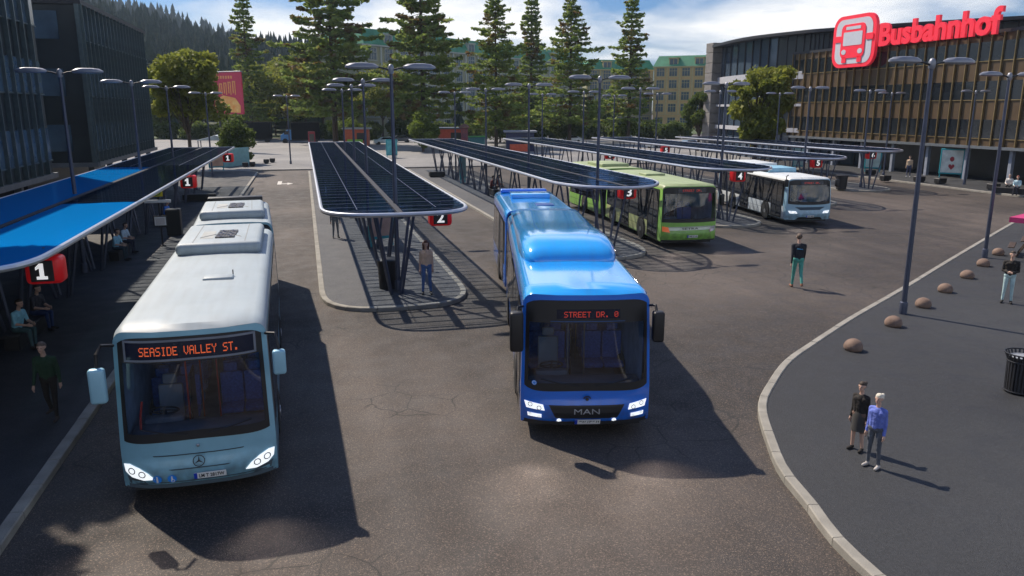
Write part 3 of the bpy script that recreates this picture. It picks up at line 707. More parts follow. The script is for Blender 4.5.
def headlamps(root, fpanel, poly, lit=True, name='headlight'):
    for sg in (1, -1):
        hm = MB(); pl = [(sg * x, z) for x, z in poly]
        if sg < 0: pl = pl[::-1]
        fpanel(hm, pl, .02, 0, .03); ho_ = hm.build(name, M_LAMPON if lit else M_LAMPOFF, root)
        cx_ = sum(a for a, b in pl) / len(pl); cz_ = sum(b for a, b in pl) / len(pl); w_ = max(b for a, b in pl) - min(b for a, b in pl); lm_ = MB()
        for k_ in (-1, 1):
            c_ = cx_ + k_ * .085; r_o = min(.062, w_ * .30); vs_ = []
            for i_ in range(16):
                t_ = 2 * math.pi * i_ / 16
                for rr_ in (r_o * .72, r_o): x_, z_ = c_ + rr_ * math.cos(t_), cz_ + .25 * k_ * sg * .1 + rr_ * math.sin(t_); vs_.append((x_, FYS[0](x_, z_) - .026, z_))
            lm_.add(vs_, [(2 * i_, 2 * ((i_ + 1) % 16), 2 * ((i_ + 1) % 16) + 1, 2 * i_ + 1) for i_ in range(16)])
        lm_.build('lens_ring', mat('lens_ring', (.22, .24, .27), .3, .5), ho_)
def mirror(root, x, y, z, w, h, m, arm, d=.16):
    a = MB(); a.tube(arm, .028, 8); ao = a.build('mirror_arm', M_BLACK, root, smooth=50)
    b = MB(); b.rbox(x - w / 2, x + w / 2, y - d / 2, y + d / 2, z - h / 2, z + h / 2, min(w, h) * .22, seg=3); b.build('mirror', m, root, smooth=50)

def beams(root, pts, power, tilt=-2):
    for x in pts:
        l = bpy.data.lights.new('headlight_beam', 'SPOT'); l.energy = power; l.spot_size = R(92); l.spot_blend = 1.0; l.shadow_soft_size = .08; l.color = (1, .80, .68)
        o = bpy.data.objects.new('headlight_beam', l); col.objects.link(o); o.parent = root; o.location = (x, -.25, .72)
        d = Vector((x * .12, -1, math.tan(R(tilt)))); o.rotation_euler = d.to_track_quat('-Z', 'Y').to_euler()
# paint
P_SIL = mat('pale_blue_metallic', (.23, .47, .59), .34, .2, var=.05, coat=.6, fine=.75)
P_SILR = mat('pale_grey_roof', (.30, .36, .39), .5, 0, c2=(.34, .40, .43), scale=1.2, streak=0.15)
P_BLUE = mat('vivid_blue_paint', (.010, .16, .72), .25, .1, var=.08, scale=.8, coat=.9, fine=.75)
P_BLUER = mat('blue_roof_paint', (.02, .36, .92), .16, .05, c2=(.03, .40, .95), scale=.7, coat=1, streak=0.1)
P_GRN = mat('lime_green_paint', (.25, .52, .09), .35, 0, var=.08, coat=.5, fine=.75)
P_GRNL = mat('pale_lime_side_paint', (.42, .46, .20), .38, 0, var=.08, coat=.5, fine=.75)
P_GRNR = mat('pale_green_roof', (.28, .35, .17), .5, 0, c2=(.34, .41, .21), scale=1.4, streak=0.3)
P_WBL = mat('white_side_paint', (.60, .64, .66), .35, 0, var=.05, coat=.5, fine=.75)
P_LBL = mat('light_blue_front_paint', (.30, .50, .62), .35, 0, var=.05, coat=.5, fine=.75)
P_WR = mat('white_roof', (.62, .66, .67), .45, 0, var=.05, streak=0.25)

def front_citaro(root, fpanel, ftext, fring, fy, patch):
    headlamps(root, fpanel, [(.74, .50), (.92, .48), (1.12, .53), (1.22, .62), (1.24, .75), (1.14, .76), (.98, .70), (.84, .61)])
    for sg in (1, -1):
        lb = MB(); pl = [(sg * .86, .36), (sg * 1.16, .40), (sg * 1.20, .54), (sg * .92, .48)]; fpanel(lb, pl if sg > 0 else pl[::-1], .012, 0, .02); lb.build('fog_lamp_recess', mat('bumper_grey', (.06, .09, .11), .6), root)
    e = MB(); fring(e, 0, .80, .085, .10, .07); 
    for a in (90, 210, 330):
        t = R(a); tp = (.088 * math.cos(t), .80 + .088 * math.sin(t)); n1 = (.017 * math.cos(t + R(60)), .80 + .017 * math.sin(t + R(60))); n2 = (.017 * math.cos(t - R(60)), .80 + .017 * math.sin(t - R(60)))
        e.add([(0, fy(0, .8) - .075, .80)] + [(p[0], fy(*p) - .07, p[1]) for p in (n1, tp, n2)], [(0, 1, 2), (0, 2, 3)])
    e.build('star_emblem', M_BLACK, root)
    g = MB()
    for z0, z1, w0_, w1_ in ((.90, .915, .72, .74), (.655, .67, .45, .5)): fpanel(g, [(-w0_, z0), (w0_, z0), (w1_, z1), (-w1_, z1)], .014, 0, .01)
    g.build('grille_line', mat('crease_dark', (.03, .05, .06), .6), root)
    tr = MB(); fpanel(tr, [(-.9, .42), (.9, .42), (.9, .432), (-.9, .432)], .014, 0, .01); fpanel(tr, [(-1.24, .302), (1.24, .302), (1.24, .37), (-1.24, .37)], .01, 0, .03); tr.build('bumper_lip', mat('bumper_grey', (.06, .09, .11), .6), root)
    plate(root, fpanel, ftext, .16, .52, 'LM T 2817W')
    for i, x in enumerate((-.70, -.46)):
        ic = MB(); fring(ic, x, .50, 0.0, .075, .02, mi=0); 
        fring(ic, x, .545, 0, .013, .026, 8, 1)
        fpanel(ic, [(x - .014, .47), (x + .014, .47), (x + .014, .53), (x - .014, .53)], .027, 1, .01)
        if i == 0:
            for s_ in (-1, 1): fpanel(ic, [(x + s_ * .008 - .006, .435), (x + s_ * .008 + .006, .435), (x + s_ * .008 + .006, .47), (x + s_ * .008 - .006, .47)], .027, 1, .01)
        else: fring(ic, x + .01, .465, .022, .032, .027, 14, 1)
        ic.build('access_sticker', [mat('sticker_blue', (.02, .25, .8), .4), M_WHITE], root)
    bt = MB(); bt.ell((0, fy(0, 1.06) - .03, 1.06), (.03, .02, .03), 10); bt.build('camera_knob', M_STEEL, root)
    mm = mat('mirror_pale_blue', (.28, .52, .64), .35, .1, var=.04)
    mirror(root, -1.42, -.04, 2.28, .26, .60, mm, [(-1.20, .30, 2.85), (-1.34, .1, 2.92), (-1.41, .02, 2.80), (-1.42, 0, 2.5)])
    mirror(root, 1.43, .08, 2.40, .22, .44, mm, [(1.22, .38, 2.85), (1.38, .22, 2.88), (1.43, .12, 2.7), (1.43, .1, 2.5)])
def unit_white(y0, y1, w=1.02, h=.30, x=0, fans=True):
    def f(root, H, MB):
        u = MB(); u.rbox(x - w, x + w, y0, y1, H - .02, H + h, .13, seg=4); o = u.build('roof_unit', P_SILR, root, smooth=50)
        ln = MB(); z = H + h
        for xx in (-.62, .62): ln.box(x + xx - .012, x + xx + .012, y0 + .2, y1 - .2, z - .002, z + .004)
        for a, b in (((-.5, y0 + .9), (-.15, y0 + 1.4)), ((.5, y0 + .9), (.2, y0 + 1.4))):
            ln.tube([(a[0], a[1], z + .002), (b[0], b[1], z + .002)], .012, 4)
        ln.build('unit_seams', mat('seam_grey', (.22, .24, .24), .6), o)
        rc = MB(); rc.box(x - .5, x - .18, y0 + .75, y0 + 2.0, z - .002, z + .003); rc.build('unit_recess', mat('recess_grey', (.35, .37, .36), .7), o)
        if fans:
            fm = MB(); 
            for i in range(3):
                for j in range(2):
                    cx, cy = x - .02 + .02 * i + .24 * j, y0 + .95 + .42 * i
                    fm.box(cx - .115, cx + .115, cy - .19, cy + .19, z, z + .03)
            o2 = fm.build('fan_grid', M_BLACK, o)
            fr = MB()
            for i in range(3):
                for j in range(2):
                    cx, cy = x - .02 + .02 * i + .24 * j, y0 + .95 + .42 * i
                    for q in (.05, .09): fr.tube([(cx + q * math.cos(t), cy + q * 1.6 * math.sin(t), z + .034) for t in [2 * math.pi * k / 12 for k in range(12)]], .007, 4, closed=True)
            fr.build('fan_ring', M_STEEL, o2)
    return f
def hatch(x0, x1, y0, y1, h, m, name='roof_hatch'):
    def f(root, H, MB):
        u = MB(); u.rbox(x0, x1, y0, y1, H + .0, H + .03 + h, .04, seg=2); u.build(name, m, root, smooth=50)
    return f
cit = dict(H=3.12, L=11.3, paint=P_SIL, roof=P_SILR, um=.935, w0=1.17, w1=2.97, lo_dip=-.06, lo_k=.06, blk=2.54, disp=(-1.02, 1.02, 2.60, 2.89), dframe=True, led=('SEASIDE VALLEY ST.', -.80, .78, 2.66, 2.81),
           front=front_citaro, wheels=[2.7, 8.8], doors=[(.9, 2.0), (5.2, 6.5)], dside=-1, redpole=True, win=(1.05, 2.7), L2=6.0, gap=1.3, ang=R(2.0), wheels2=[3.0], doors2=(4.3, 5.5), rake=.16,
           extras=[unit_white(7.0, 10.4), hatch(-.1, .52, 3.75, 4.15, .05, P_SILR), lambda root, H, MB: (lambda m: (m.cyl((.5, 4.1, H), (.5, 4.1, H + .17), .012, n=6), m.build('aerial', M_DARK, root)))(MB())],
           extras2=[unit_white(.9, 4.0), hatch(-1.0, 1.0, 5.5, 6.0, .22, M_BLACK, 'rear_grille'), hatch(-.2, .5, 4.6, 5.1, .1, P_SILR)])
bus('pale blue articulated bus with SEASIDE VALLEY ST. display, large blue mirrors', (-2.01, 12.95, 0), R(1.3), .97, cit)
beams(bpy.data.objects['city_bus'], (-.98, .98), 70)

def front_blue(root, fpanel, ftext, fring, fy, patch):
    headlamps(root, fpanel, [(.82, .62), (1.17, .64), (1.21, .77), (.85, .73)])
    headlamps(root, fpanel, [(.88, .46), (1.14, .47), (1.15, .54), (.88, .53)], name='lower_headlight')
    for x in (-.54, .54):
        fl = MB(); fring(fl, x, .42, 0, .045, .03, 14); fl.build('fog_lamp', M_LAMPON, root)
    g = MB(); fpanel(g, [(-.72, .64), (.72, .64), (.60, .50), (-.60, .50)][::-1] if False else [(-.60, .46), (.60, .46), (.74, .73), (-.74, .73)], .016, 0, .03); go = g.build('grille', M_BLACK, root)
    t = MB(); ftext(t, 'MAN', -.25, .25, .56, .67, .03, bold=.0); t.build('emblem_letters', mat('letter_grey', (.38, .40, .43), .4, .5), go)
    l = MB(); fring(l, 0, .87, .0, .035, .065, 12); fring(l, 0, .85, .06, .085, .06, 12, 0, 20, 160); l.build('crest', M_BLACK, root)
    bp = MB(); fpanel(bp, [(-1.24, .302), (1.24, .302), (1.24, .385), (-1.24, .385)], .01, 0, .03); bp.build('bumper_lip', M_BLACK, root)
    plate(root, fpanel, ftext, .02, .385, 'GW 1728 M', w=.25)
    st = MB(); fring(st, -1.02, 1.16, 0, .05, .02, 12); fring(st, -1.02, 1.16, .03, .038, .024, 12, 1); st.build('access_sticker', [mat('sticker_blue', (.02, .25, .8), .4), M_WHITE], root)
    mirror(root, -1.37, .05, 2.22, .26, .78, M_BLACK, [(-1.2, .42, 2.62), (-1.33, .2, 2.66), (-1.37, .08, 2.4)], d=.24)
    mirror(root, 1.36, .10, 2.28, .22, .60, M_BLACK, [(1.2, .42, 2.62), (1.33, .24, 2.66), (1.36, .12, 2.45)], d=.22)
    lb = MB(); patch(lb, -.58, .58, lambda u: 2.39, lambda u: 2.41, 14, 1, .03); lb.build('display_sill', mat('sill_blue', (.02, .07, .2), .3), root)
def fairing(root, H, MB):
    m = MB(); secs = [(3.05, .02, .70), (3.10, .17, .95), (3.35, .33, 1.05), (3.8, .44, 1.11), (4.5, .47, 1.14), (5.4, .44, 1.14), (6.6, .34, 1.13), (8.0, .27, 1.12), (10.4, .24, 1.12), (11.0, .23, 1.12), (11.15, .0, 1.10)]
    prof = [(-1, 0), (-1.0, .35), (-.96, .62), (-.86, .85), (-.68, .97), (-.35, 1), (0, 1), (.35, 1), (.68, .97), (.86, .85), (.96, .62), (1.0, .35), (1, 0)]
    vs = [(w * a, y, H - .01 + h * b) for y, h, w in secs for a, b in prof]; n = len(prof)
    m.add(vs, [(a * n + j, a * n + j + 1, (a + 1) * n + j + 1, (a + 1) * n + j) for a in range(len(secs) - 1) for j in range(n - 1)] + [tuple(range(n))])
    m.build('roof_fairing', P_BLUER, root, smooth=60)
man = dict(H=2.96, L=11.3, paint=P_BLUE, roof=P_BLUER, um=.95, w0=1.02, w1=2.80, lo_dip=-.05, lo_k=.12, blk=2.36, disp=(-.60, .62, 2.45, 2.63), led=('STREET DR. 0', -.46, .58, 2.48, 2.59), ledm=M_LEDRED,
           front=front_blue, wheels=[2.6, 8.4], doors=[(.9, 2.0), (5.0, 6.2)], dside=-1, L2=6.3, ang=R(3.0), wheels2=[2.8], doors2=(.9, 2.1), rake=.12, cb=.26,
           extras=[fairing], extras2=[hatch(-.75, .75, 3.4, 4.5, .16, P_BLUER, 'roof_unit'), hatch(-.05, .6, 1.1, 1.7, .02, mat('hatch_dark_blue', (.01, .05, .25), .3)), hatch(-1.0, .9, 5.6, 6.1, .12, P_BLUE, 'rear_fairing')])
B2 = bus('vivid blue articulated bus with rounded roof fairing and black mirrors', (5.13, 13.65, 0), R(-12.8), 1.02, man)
beams(B2, (-1.0, 1.0), 110)

def front_green(root, fpanel, ftext, fring, fy, patch):
    g = MB(); fpanel(g, [(-.98, .78), (1.0, .80), (1.0, .96), (-.98, .94)], .02, 0, .02); go = g.build('grille_bar', mat('grille_silver', (.45, .50, .42), .35, .5), root)
    t = MB(); ftext(t, 'SETRA', -.38, .38, .82, .90, .03, bold=.006); t.build('emblem_letters', M_BLACK, go)
    for sg in (1, -1):
        hl = MB(); pl = [(sg * .92, .70), (sg * 1.22, .74), (sg * 1.23, .96), (sg * .98, .92)]; fpanel(hl, pl if sg > 0 else pl[::-1], .024, 0, .03)
        h = hl.build('headlight', mat('indicator_orange', (.8, .18, .05), .3, emit=(1, .2, .05), estr=.15) if sg < 0 else M_LAMPOFF, root)
    plate(root, fpanel, ftext, .1, .52, 'WE G 10', w=.24)
    bp = MB(); fpanel(bp, [(-1.24, .302), (1.24, .302), (1.24, .36), (-1.24, .36)], .01, 0, .03); bp.build('bumper_lip', M_BLACK, root)
    for sg in (1,):
        mirror(root, sg * 1.44, .05, 2.1, .18, .5, M_BLACK, [(sg * 1.2, .4, 2.6), (sg * 1.4, .2, 2.6), (sg * 1.44, .08, 2.35)])
def green_side(root, H, MB):
    for sg in (-1, 1):
        m = MB(); x = sg * 1.279
        for a, b in ((1.95, 2.08), (2.08, 4.55), (5.85, 8.3)): m = MB(); m.add([(x, a, .34), (x, b, .34), (x, b, 1.0), (x, a, 1.0)], [(0, 1, 2, 3)]); m.build('side_skirt_panel', P_GRNL, root)
grn = dict(H=2.76, L=8.6, paint=P_GRN, roof=P_GRNR, um=.985, w0=1.12, w1=2.67, lo_dip=.02, lo_k=.0, blk=2.38, disp=(-.6, .7, 2.42, 2.60), front=front_green, led=('STREET DR.', -.4, .5, 2.47, 2.56), ledm=M_LEDRED,
           wheels=[2.75, 7.2], doors=[(.65, 1.9), (4.6, 5.8)], dside=-1, L2=6.0, ang=R(2.5), wheels2=[2.8], rake=.10, cb=.2, r=.15, win=(1.02, 2.46), extras=[green_side, hatch(-.5, .5, 4.5, 5.6, .10, P_GRNR)], extras2=[hatch(-.8, .8, 1.2, 3.9, .16, P_GRNR, 'roof_unit')])
B3 = bus('lime green bus with pale green roof at the number 3 shelter', (17.45, 33.1, 0), R(-4.6), 1.08, grn)
beams(B3, (-1.0, 1.0), 60)

def front_white(root, fpanel, ftext, fring, fy, patch):
    headlamps(root, fpanel, [(.72, .66), (1.1, .66), (1.18, .80), (.80, .78)])
    g = MB(); fpanel(g, [(-.55, .84), (.55, .84), (.85, 1.0), (-.85, 1.0)], .016, 0, .03); g.build('grille', mat('grille_dark_blue', (.02, .06, .1), .4), root)
    bl = MB(); fpanel(bl, [(-.8, .31), (.8, .31), (.6, .46), (-.6, .46)], .014, 0, .02); bl.build('bumper_intake', M_BLACK, root)
    plate(root, fpanel, ftext, 0, .50, 'LD 442', w=.22)
    for sg in (1, -1):
        mirror(root, sg * 1.44, .05, 2.3, .2, .4, M_BLACK, [(sg * 1.2, .4, 2.7), (sg * 1.4, .2, 2.65), (sg * 1.44, .08, 2.45)])
def white_side(root, H, MB):
    for sg in (-1, 1):
        m = MB(); x = sg * 1.279; m.add([(x, .5, .32), (x, 10, .32), (x, 10, 1.0), (x, .5, 1.0)], [(0, 1, 2, 3)]); m.build('side_skirt_panel', P_WBL, root)
wht = dict(H=2.56, L=10.2, paint=P_LBL, roof=P_WR, um=.95, w0=1.12, w1=2.46, lo_dip=.04, lo_k=.02, blk=2.18, disp=(-.6, .7, 2.21, 2.38), front=front_white, led=('STREET DR.', -.4, .5, 2.25, 2.34), ledm=M_LEDRED,
           wheels=[2.75, 7.6], doors=[(.8, 2.05), (5.2, 6.4)], dside=-1, rake=.14, cb=.22, win=(1.05, 2.3), extras=[white_side, hatch(-.85, .85, 3.6, 5.6, .26, mat('roof_unit_blue', (.25, .48, .62), .4), 'roof_unit'), hatch(-.9, .9, 6.2, 9.6, .35, P_WR, 'roof_fairing')])
B4 = bus('white sided bus with light blue front at the number 4 shelter', (27.45, 38.0, 0), R(-8.0), 1.04, wht)
beams(B4, (-1.0, 1.0), 50)

# ------------------------------------------------------------------ office blocks and station
M_FACE = mat('office_spandrel', (.020, .029, .034), .45, .2, var=.25, scale=.5)
M_FIN = mat('office_fin', (.09, .125, .135), .4, .5)
M_OWIN = mat('office_window', (.02, .035, .055), .12, 0, c2=(.08, .14, .20), scale=.5)
M_OWIN.node_tree.nodes['Principled BSDF'].inputs['Specular IOR Level'].default_value = .8
M_SFACE = mat('station_spandrel', (.085, .054, .026), .5, .2, var=.2, scale=.4)
M_SFIN = mat('station_fin', (.30, .22, .10), .35, .6)
M_SWIN = mat('station_window', (.008, .010, .014), .12, 0, c2=(.02, .026, .034), scale=.3)
M_CONC = mat('concrete', (.20, .19, .18), .85, var=.15, scale=1.5, bump=.3)
M_LEDGE = mat('ledge_metal', (.16, .18, .20), .4, .4)
def facade(root, X, n, Y0, Y1, floors, ztop, fm, finm, wm, bay=1.2, wb=2, zl=3.2, depth=16, gr=4.0, colstep=4.7, colm=None):
    """n: outward normal along x (+1 or -1)"""
    w = MB(); a, b = sorted((X, X - n * depth)); w.box(a, b, Y0, Y1, zl, ztop); w.build('wall', fm, root)
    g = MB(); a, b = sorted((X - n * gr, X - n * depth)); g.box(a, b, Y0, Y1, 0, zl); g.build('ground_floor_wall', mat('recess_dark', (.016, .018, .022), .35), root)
    lg = MB(); a, b = sorted((X - n * .02, X + n * .22)); lg.box(a, b, Y0 - .1, Y1 + .1, zl - .22, zl + .03); lg.build('ledge', M_LEDGE, root)
    tp = MB(); a, b = sorted((X + n * .15, X - n * depth)); tp.box(a, b, Y0 - .1, Y1 + .1, ztop, ztop + .28); tp.build('roof_edge', M_DARK, root)
    nb = int((Y1 - Y0) / bay)
    pw = None; pf = None
    for z0, z1 in floors:
        pw = None
        for i in range(0, nb, wb):
            if pw is None:
                m = MB(); a, b = sorted((X + n * .004, X + n * .05)); m.box(a, b, .06, bay * wb - .06, z0, z1)
                pw = m.build('window', wm, root, loc=(0, Y0 + i * bay, 0))
                f = MB(); a, b = sorted((X + n * .03, X + n * .075)); f.box(a, b, bay * wb / 2 - .03, bay * wb / 2 + .03, z0, z1); 
                fo = f.build('window_frame', finm, pw)
                m2 = MB(); a, b = sorted((X + n * .03, X + n * .09)); m2.box(a, b, 0, bay * wb, z0 - .06, z0); m2.build('sill', finm, pw)
                tr = tree_of(pw)
            else: dup(pw, loc=(0, Y0 + i * bay, 0), parent=root, tree=tr)
    for i in range(nb + 1):
        if pf is None:
            m = MB(); a, b = sorted((X + n * .002, X + n * .20)); m.box(a, b, -.035, .035, zl, ztop + .05); pf = m.build('fin', finm, root, loc=(0, Y0, 0))
        else: dup(pf, loc=(0, Y0 + i * bay, 0), parent=root)
    pc = None; y = Y0 + .6
    while y < Y1:
        if pc is None:
            m = MB(); m.box(X - n * .45 - .16, X - n * .45 + .16, -.16, .16, .1, zl - .2); pc = m.build('column', colm or M_LEDGE, root, loc=(0, y, 0))
        else: dup(pc, loc=(0, y, 0), parent=root)
        y += colstep
fl = [(3.9, 5.5), (7.2, 8.8), (10.5, 12.1)]
st = empty('station_building', (0, 0, 0), 'long bronze and dark glass bus station building with vertical fins on the right', 'building')
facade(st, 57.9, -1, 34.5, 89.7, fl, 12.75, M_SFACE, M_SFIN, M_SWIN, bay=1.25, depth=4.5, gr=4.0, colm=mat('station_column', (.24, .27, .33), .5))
fr = MB(); fr.box(57.7, 57.9 + 4.5, 89.72, 89.95, 3.2, 12.75); fr.build('end_wall', M_SFACE, st)
ob = empty('office_building', (0, 0, 0), 'nearest dark office building with ribbed fins at the left edge', 'building', 'dark office blocks')
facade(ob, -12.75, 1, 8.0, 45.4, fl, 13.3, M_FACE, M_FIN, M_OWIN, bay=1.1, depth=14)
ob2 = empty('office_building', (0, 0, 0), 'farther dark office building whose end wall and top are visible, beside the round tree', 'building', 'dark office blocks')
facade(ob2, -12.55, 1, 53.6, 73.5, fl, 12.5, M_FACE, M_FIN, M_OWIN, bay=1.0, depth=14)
pw = None
for zz0, zz1 in fl:
    for xx in (-14.6, -16.9, -19.2):
        if pw is None:
            m = MB(); m.box(-.85, .85, 53.53, 53.58, 0, zz1 - zz0); pw = m.build('window', M_OWIN, ob2, loc=(xx, 0, zz0))
        else: dup(pw, loc=(xx, 0, zz0), parent=ob2)
pf = None
for xx in (-12.6, -15.75, -18.05):
    if pf is None: m = MB(); m.box(-.12, .12, 53.3, 53.6, 3.2, 12.5); pf = m.build('pilaster', M_FIN, ob2, loc=(xx, 0, 0))
    else: dup(pf, loc=(xx, 0, 0), parent=ob2)
lg = MB(); lg.box(-26, -12.4, 53.3, 53.58, 2.95, 3.2); lg.build('ledge', M_LEDGE, ob2)

# round hall with curved roof behind the station
rh = empty('glass_hall', (0, 0, 0), 'curved glass hall with sweeping roof behind the station building', 'building')
pp = [far(715, 119), far(749, 105), far(799, 96.5), far(832, 93), far(930, 86), far(1023, 81), far(1120, 78)]
cv = smooth_path([(p.x, p.y) for p in pp], 6)
def ribbon(path, z0, z1, off, thick, name, m, par):
    mb = MB(); P = [Vector((a, b, 0)) for a, b in path]; rows = []
    for i, p in enumerate(P):
        d = (P[min(i + 1, len(P) - 1)] - P[max(0, i - 1)]).normalized(); nn = Vector((d.y, -d.x, 0))
        if nn.dot(-p) < 0: nn = -nn
        a = p + nn * off; b = p + nn * (off - thick); rows.append([(a.x, a.y, z0), (a.x, a.y, z1), (b.x, b.y, z1), (b.x, b.y, z0)])
    mb.add([v for r in rows for v in r], [(i * 4 + j, i * 4 + (j + 1) % 4, i * 4 + 4 + (j + 1) % 4, i * 4 + 4 + j) for i in range(len(rows) - 1) for j in range(4)] + [(0, 1, 2, 3), tuple(len(rows) * 4 - 4 + j for j in (3, 2, 1, 0))])
    return mb.build(name, m, par)
M_HGL = mat('hall_glass', (.04, .06, .085), .08, .1, c2=(.07, .10, .14), scale=.2)
ribbon(cv, .1, 15.0, 0, 6, 'wall', M_HGL, rh)
M_HBAND = mat('hall_band', (.42, .43, .46), .5)
for z0, z1 in ((3.6, 4.1), (6.7, 7.0), (9.9, 10.8)): ribbon(cv, z0, z1, .5, .6, 'band', M_HBAND, rh)
ribbon(cv, 15.0, 15.35, 1.5, 9, 'roof', M_DARK, rh)
ribbon(cv[9:], 4.12, 14.9, .10, .2, 'dark_panel', M_FACE, rh)
pm_ = None
for i in range(0, len(cv), 1):
    if pm_ is None: m = MB(); m.cyl((0, 0, .1), (0, 0, 15), .10, n=6); pm_ = m.build('mullion', M_DARK, rh, loc=(cv[i][0] - .1, cv[i][1] - .1, 0))
    else: dup(pm_, loc=(cv[i][0] - .1, cv[i][1] - .1, 0), parent=rh)
tw = MB(); p = far(713, 118)
for i in range(11): tw.rbox(p.x - 1.1, p.x + .9, p.y - 1.1, p.y + 1.0, .1 + i * 1.42, .06 + (i + 1) * 1.42, .05, seg=1)
tag(tw.build('stone_pier', M_CONC), 'tall banded stone pier at the left end of the glass hall', 'pier')

# Busbahnhof lettering
X = 57.35
la, lb_ = hitx(882, 48, X), hitx(1005, 33, X)
lt_top = hitx(905, 19, X)
zb_ = la.z - .05; hh = 2.3
tx = MB()
text_fit(tx, 'Busbahnhof', (X - .25, la.y, zb_ + .15), (0, -1, 0), (0, 0, 1), la.y - lb_.y, hh, .26, off=.034)
tob = tx.build('letters', M_SIGNRED)
sgn = empty('station_sign', (X, la.y, zb_), 'large red Busbahnhof lettering standing on the station facade top', 'lettering')
tob.parent = sgn; tob.location = (-X, -la.y, -zb_)
br = MB()
for i in range(12):
    yy = -(i + .5) * (la.y - lb_.y) / 12; br.cyl((.1, yy, .25), (.6, yy, .0), .04, n=6)
br.build('bracket', M_DARK, sgn)
# logo
Xl = 57.2
p0, p1 = hitx(834, 62, Xl), hitx(876, 62, Xl); zt = hitx(857, 15, Xl).z; zbo = hitx(857, 67, Xl).z
W_, H_ = p0.y - p1.y, zt - zbo
lg_ = empty('bus_logo_sign', (Xl, (p0.y + p1.y) / 2, zbo), 'red and grey rounded square bus symbol on the station roof edge', 'logo sign')
def lmap(s, t, o): return (-o, (.5 - s) * W_, t * H_)
def rrect(s0, s1, t0, t1, rs, n=6):
    rt = rs * W_ / H_; pts = []
    for cx, cy, a in ((s1 - rs, t1 - rt, 0), (s0 + rs, t1 - rt, 90), (s0 + rs, t0 + rt, 180), (s1 - rs, t0 + rt, 270)):
        for i in range(n + 1): q = R(a + 90 * i / n); pts.append((cx + rs * math.cos(q), cy + rt * math.sin(q)))
    return pts
def lpanel(name, poly, o0, o1, m, par=lg_):
    mb = MB(); n = len(poly); mb.add([lmap(s, t, o0) for s, t in poly] + [lmap(s, t, o1) for s, t in poly], [tuple(range(n)), tuple(range(2 * n - 1, n - 1, -1))] + [(i, (i + 1) % n, n + (i + 1) % n, n + i) for i in range(n)])
    return mb.build(name, m, par)
lpanel('panel', rrect(0, 1, 0, 1, .2), 0, .35, M_SIGNRED)
lpanel('inner_panel', rrect(.075, .925, .07, .93, .15), .3, .38, M_SIGNWH)
lpanel('bus_symbol', rrect(.22, .78, .18, .83, .09), .3, .46, M_SIGNRED)
lpanel('symbol_windscreen', rrect(.28, .72, .42, .68, .02), .4, .49, M_SIGNWH)
lpanel('symbol_display', rrect(.33, .67, .725, .785, .01), .4, .49, M_SIGNWH)
for s in (.27, .63): lpanel('symbol_wheel', rrect(s, s + .10, .09, .2, .015), .3, .46, M_SIGNRED)
for s in (.06, .80): lpanel('symbol_mirror', rrect(s, s + .16, .50, .62, .02), .3, .455, M_SIGNRED)
for s in (.31, .69): lpanel('symbol_lamp', [(s + .055 * math.cos(R(a)), .30 + .05 * math.sin(R(a))) for a in range(0, 360, 30)], .4, .49, M_SIGNWH)

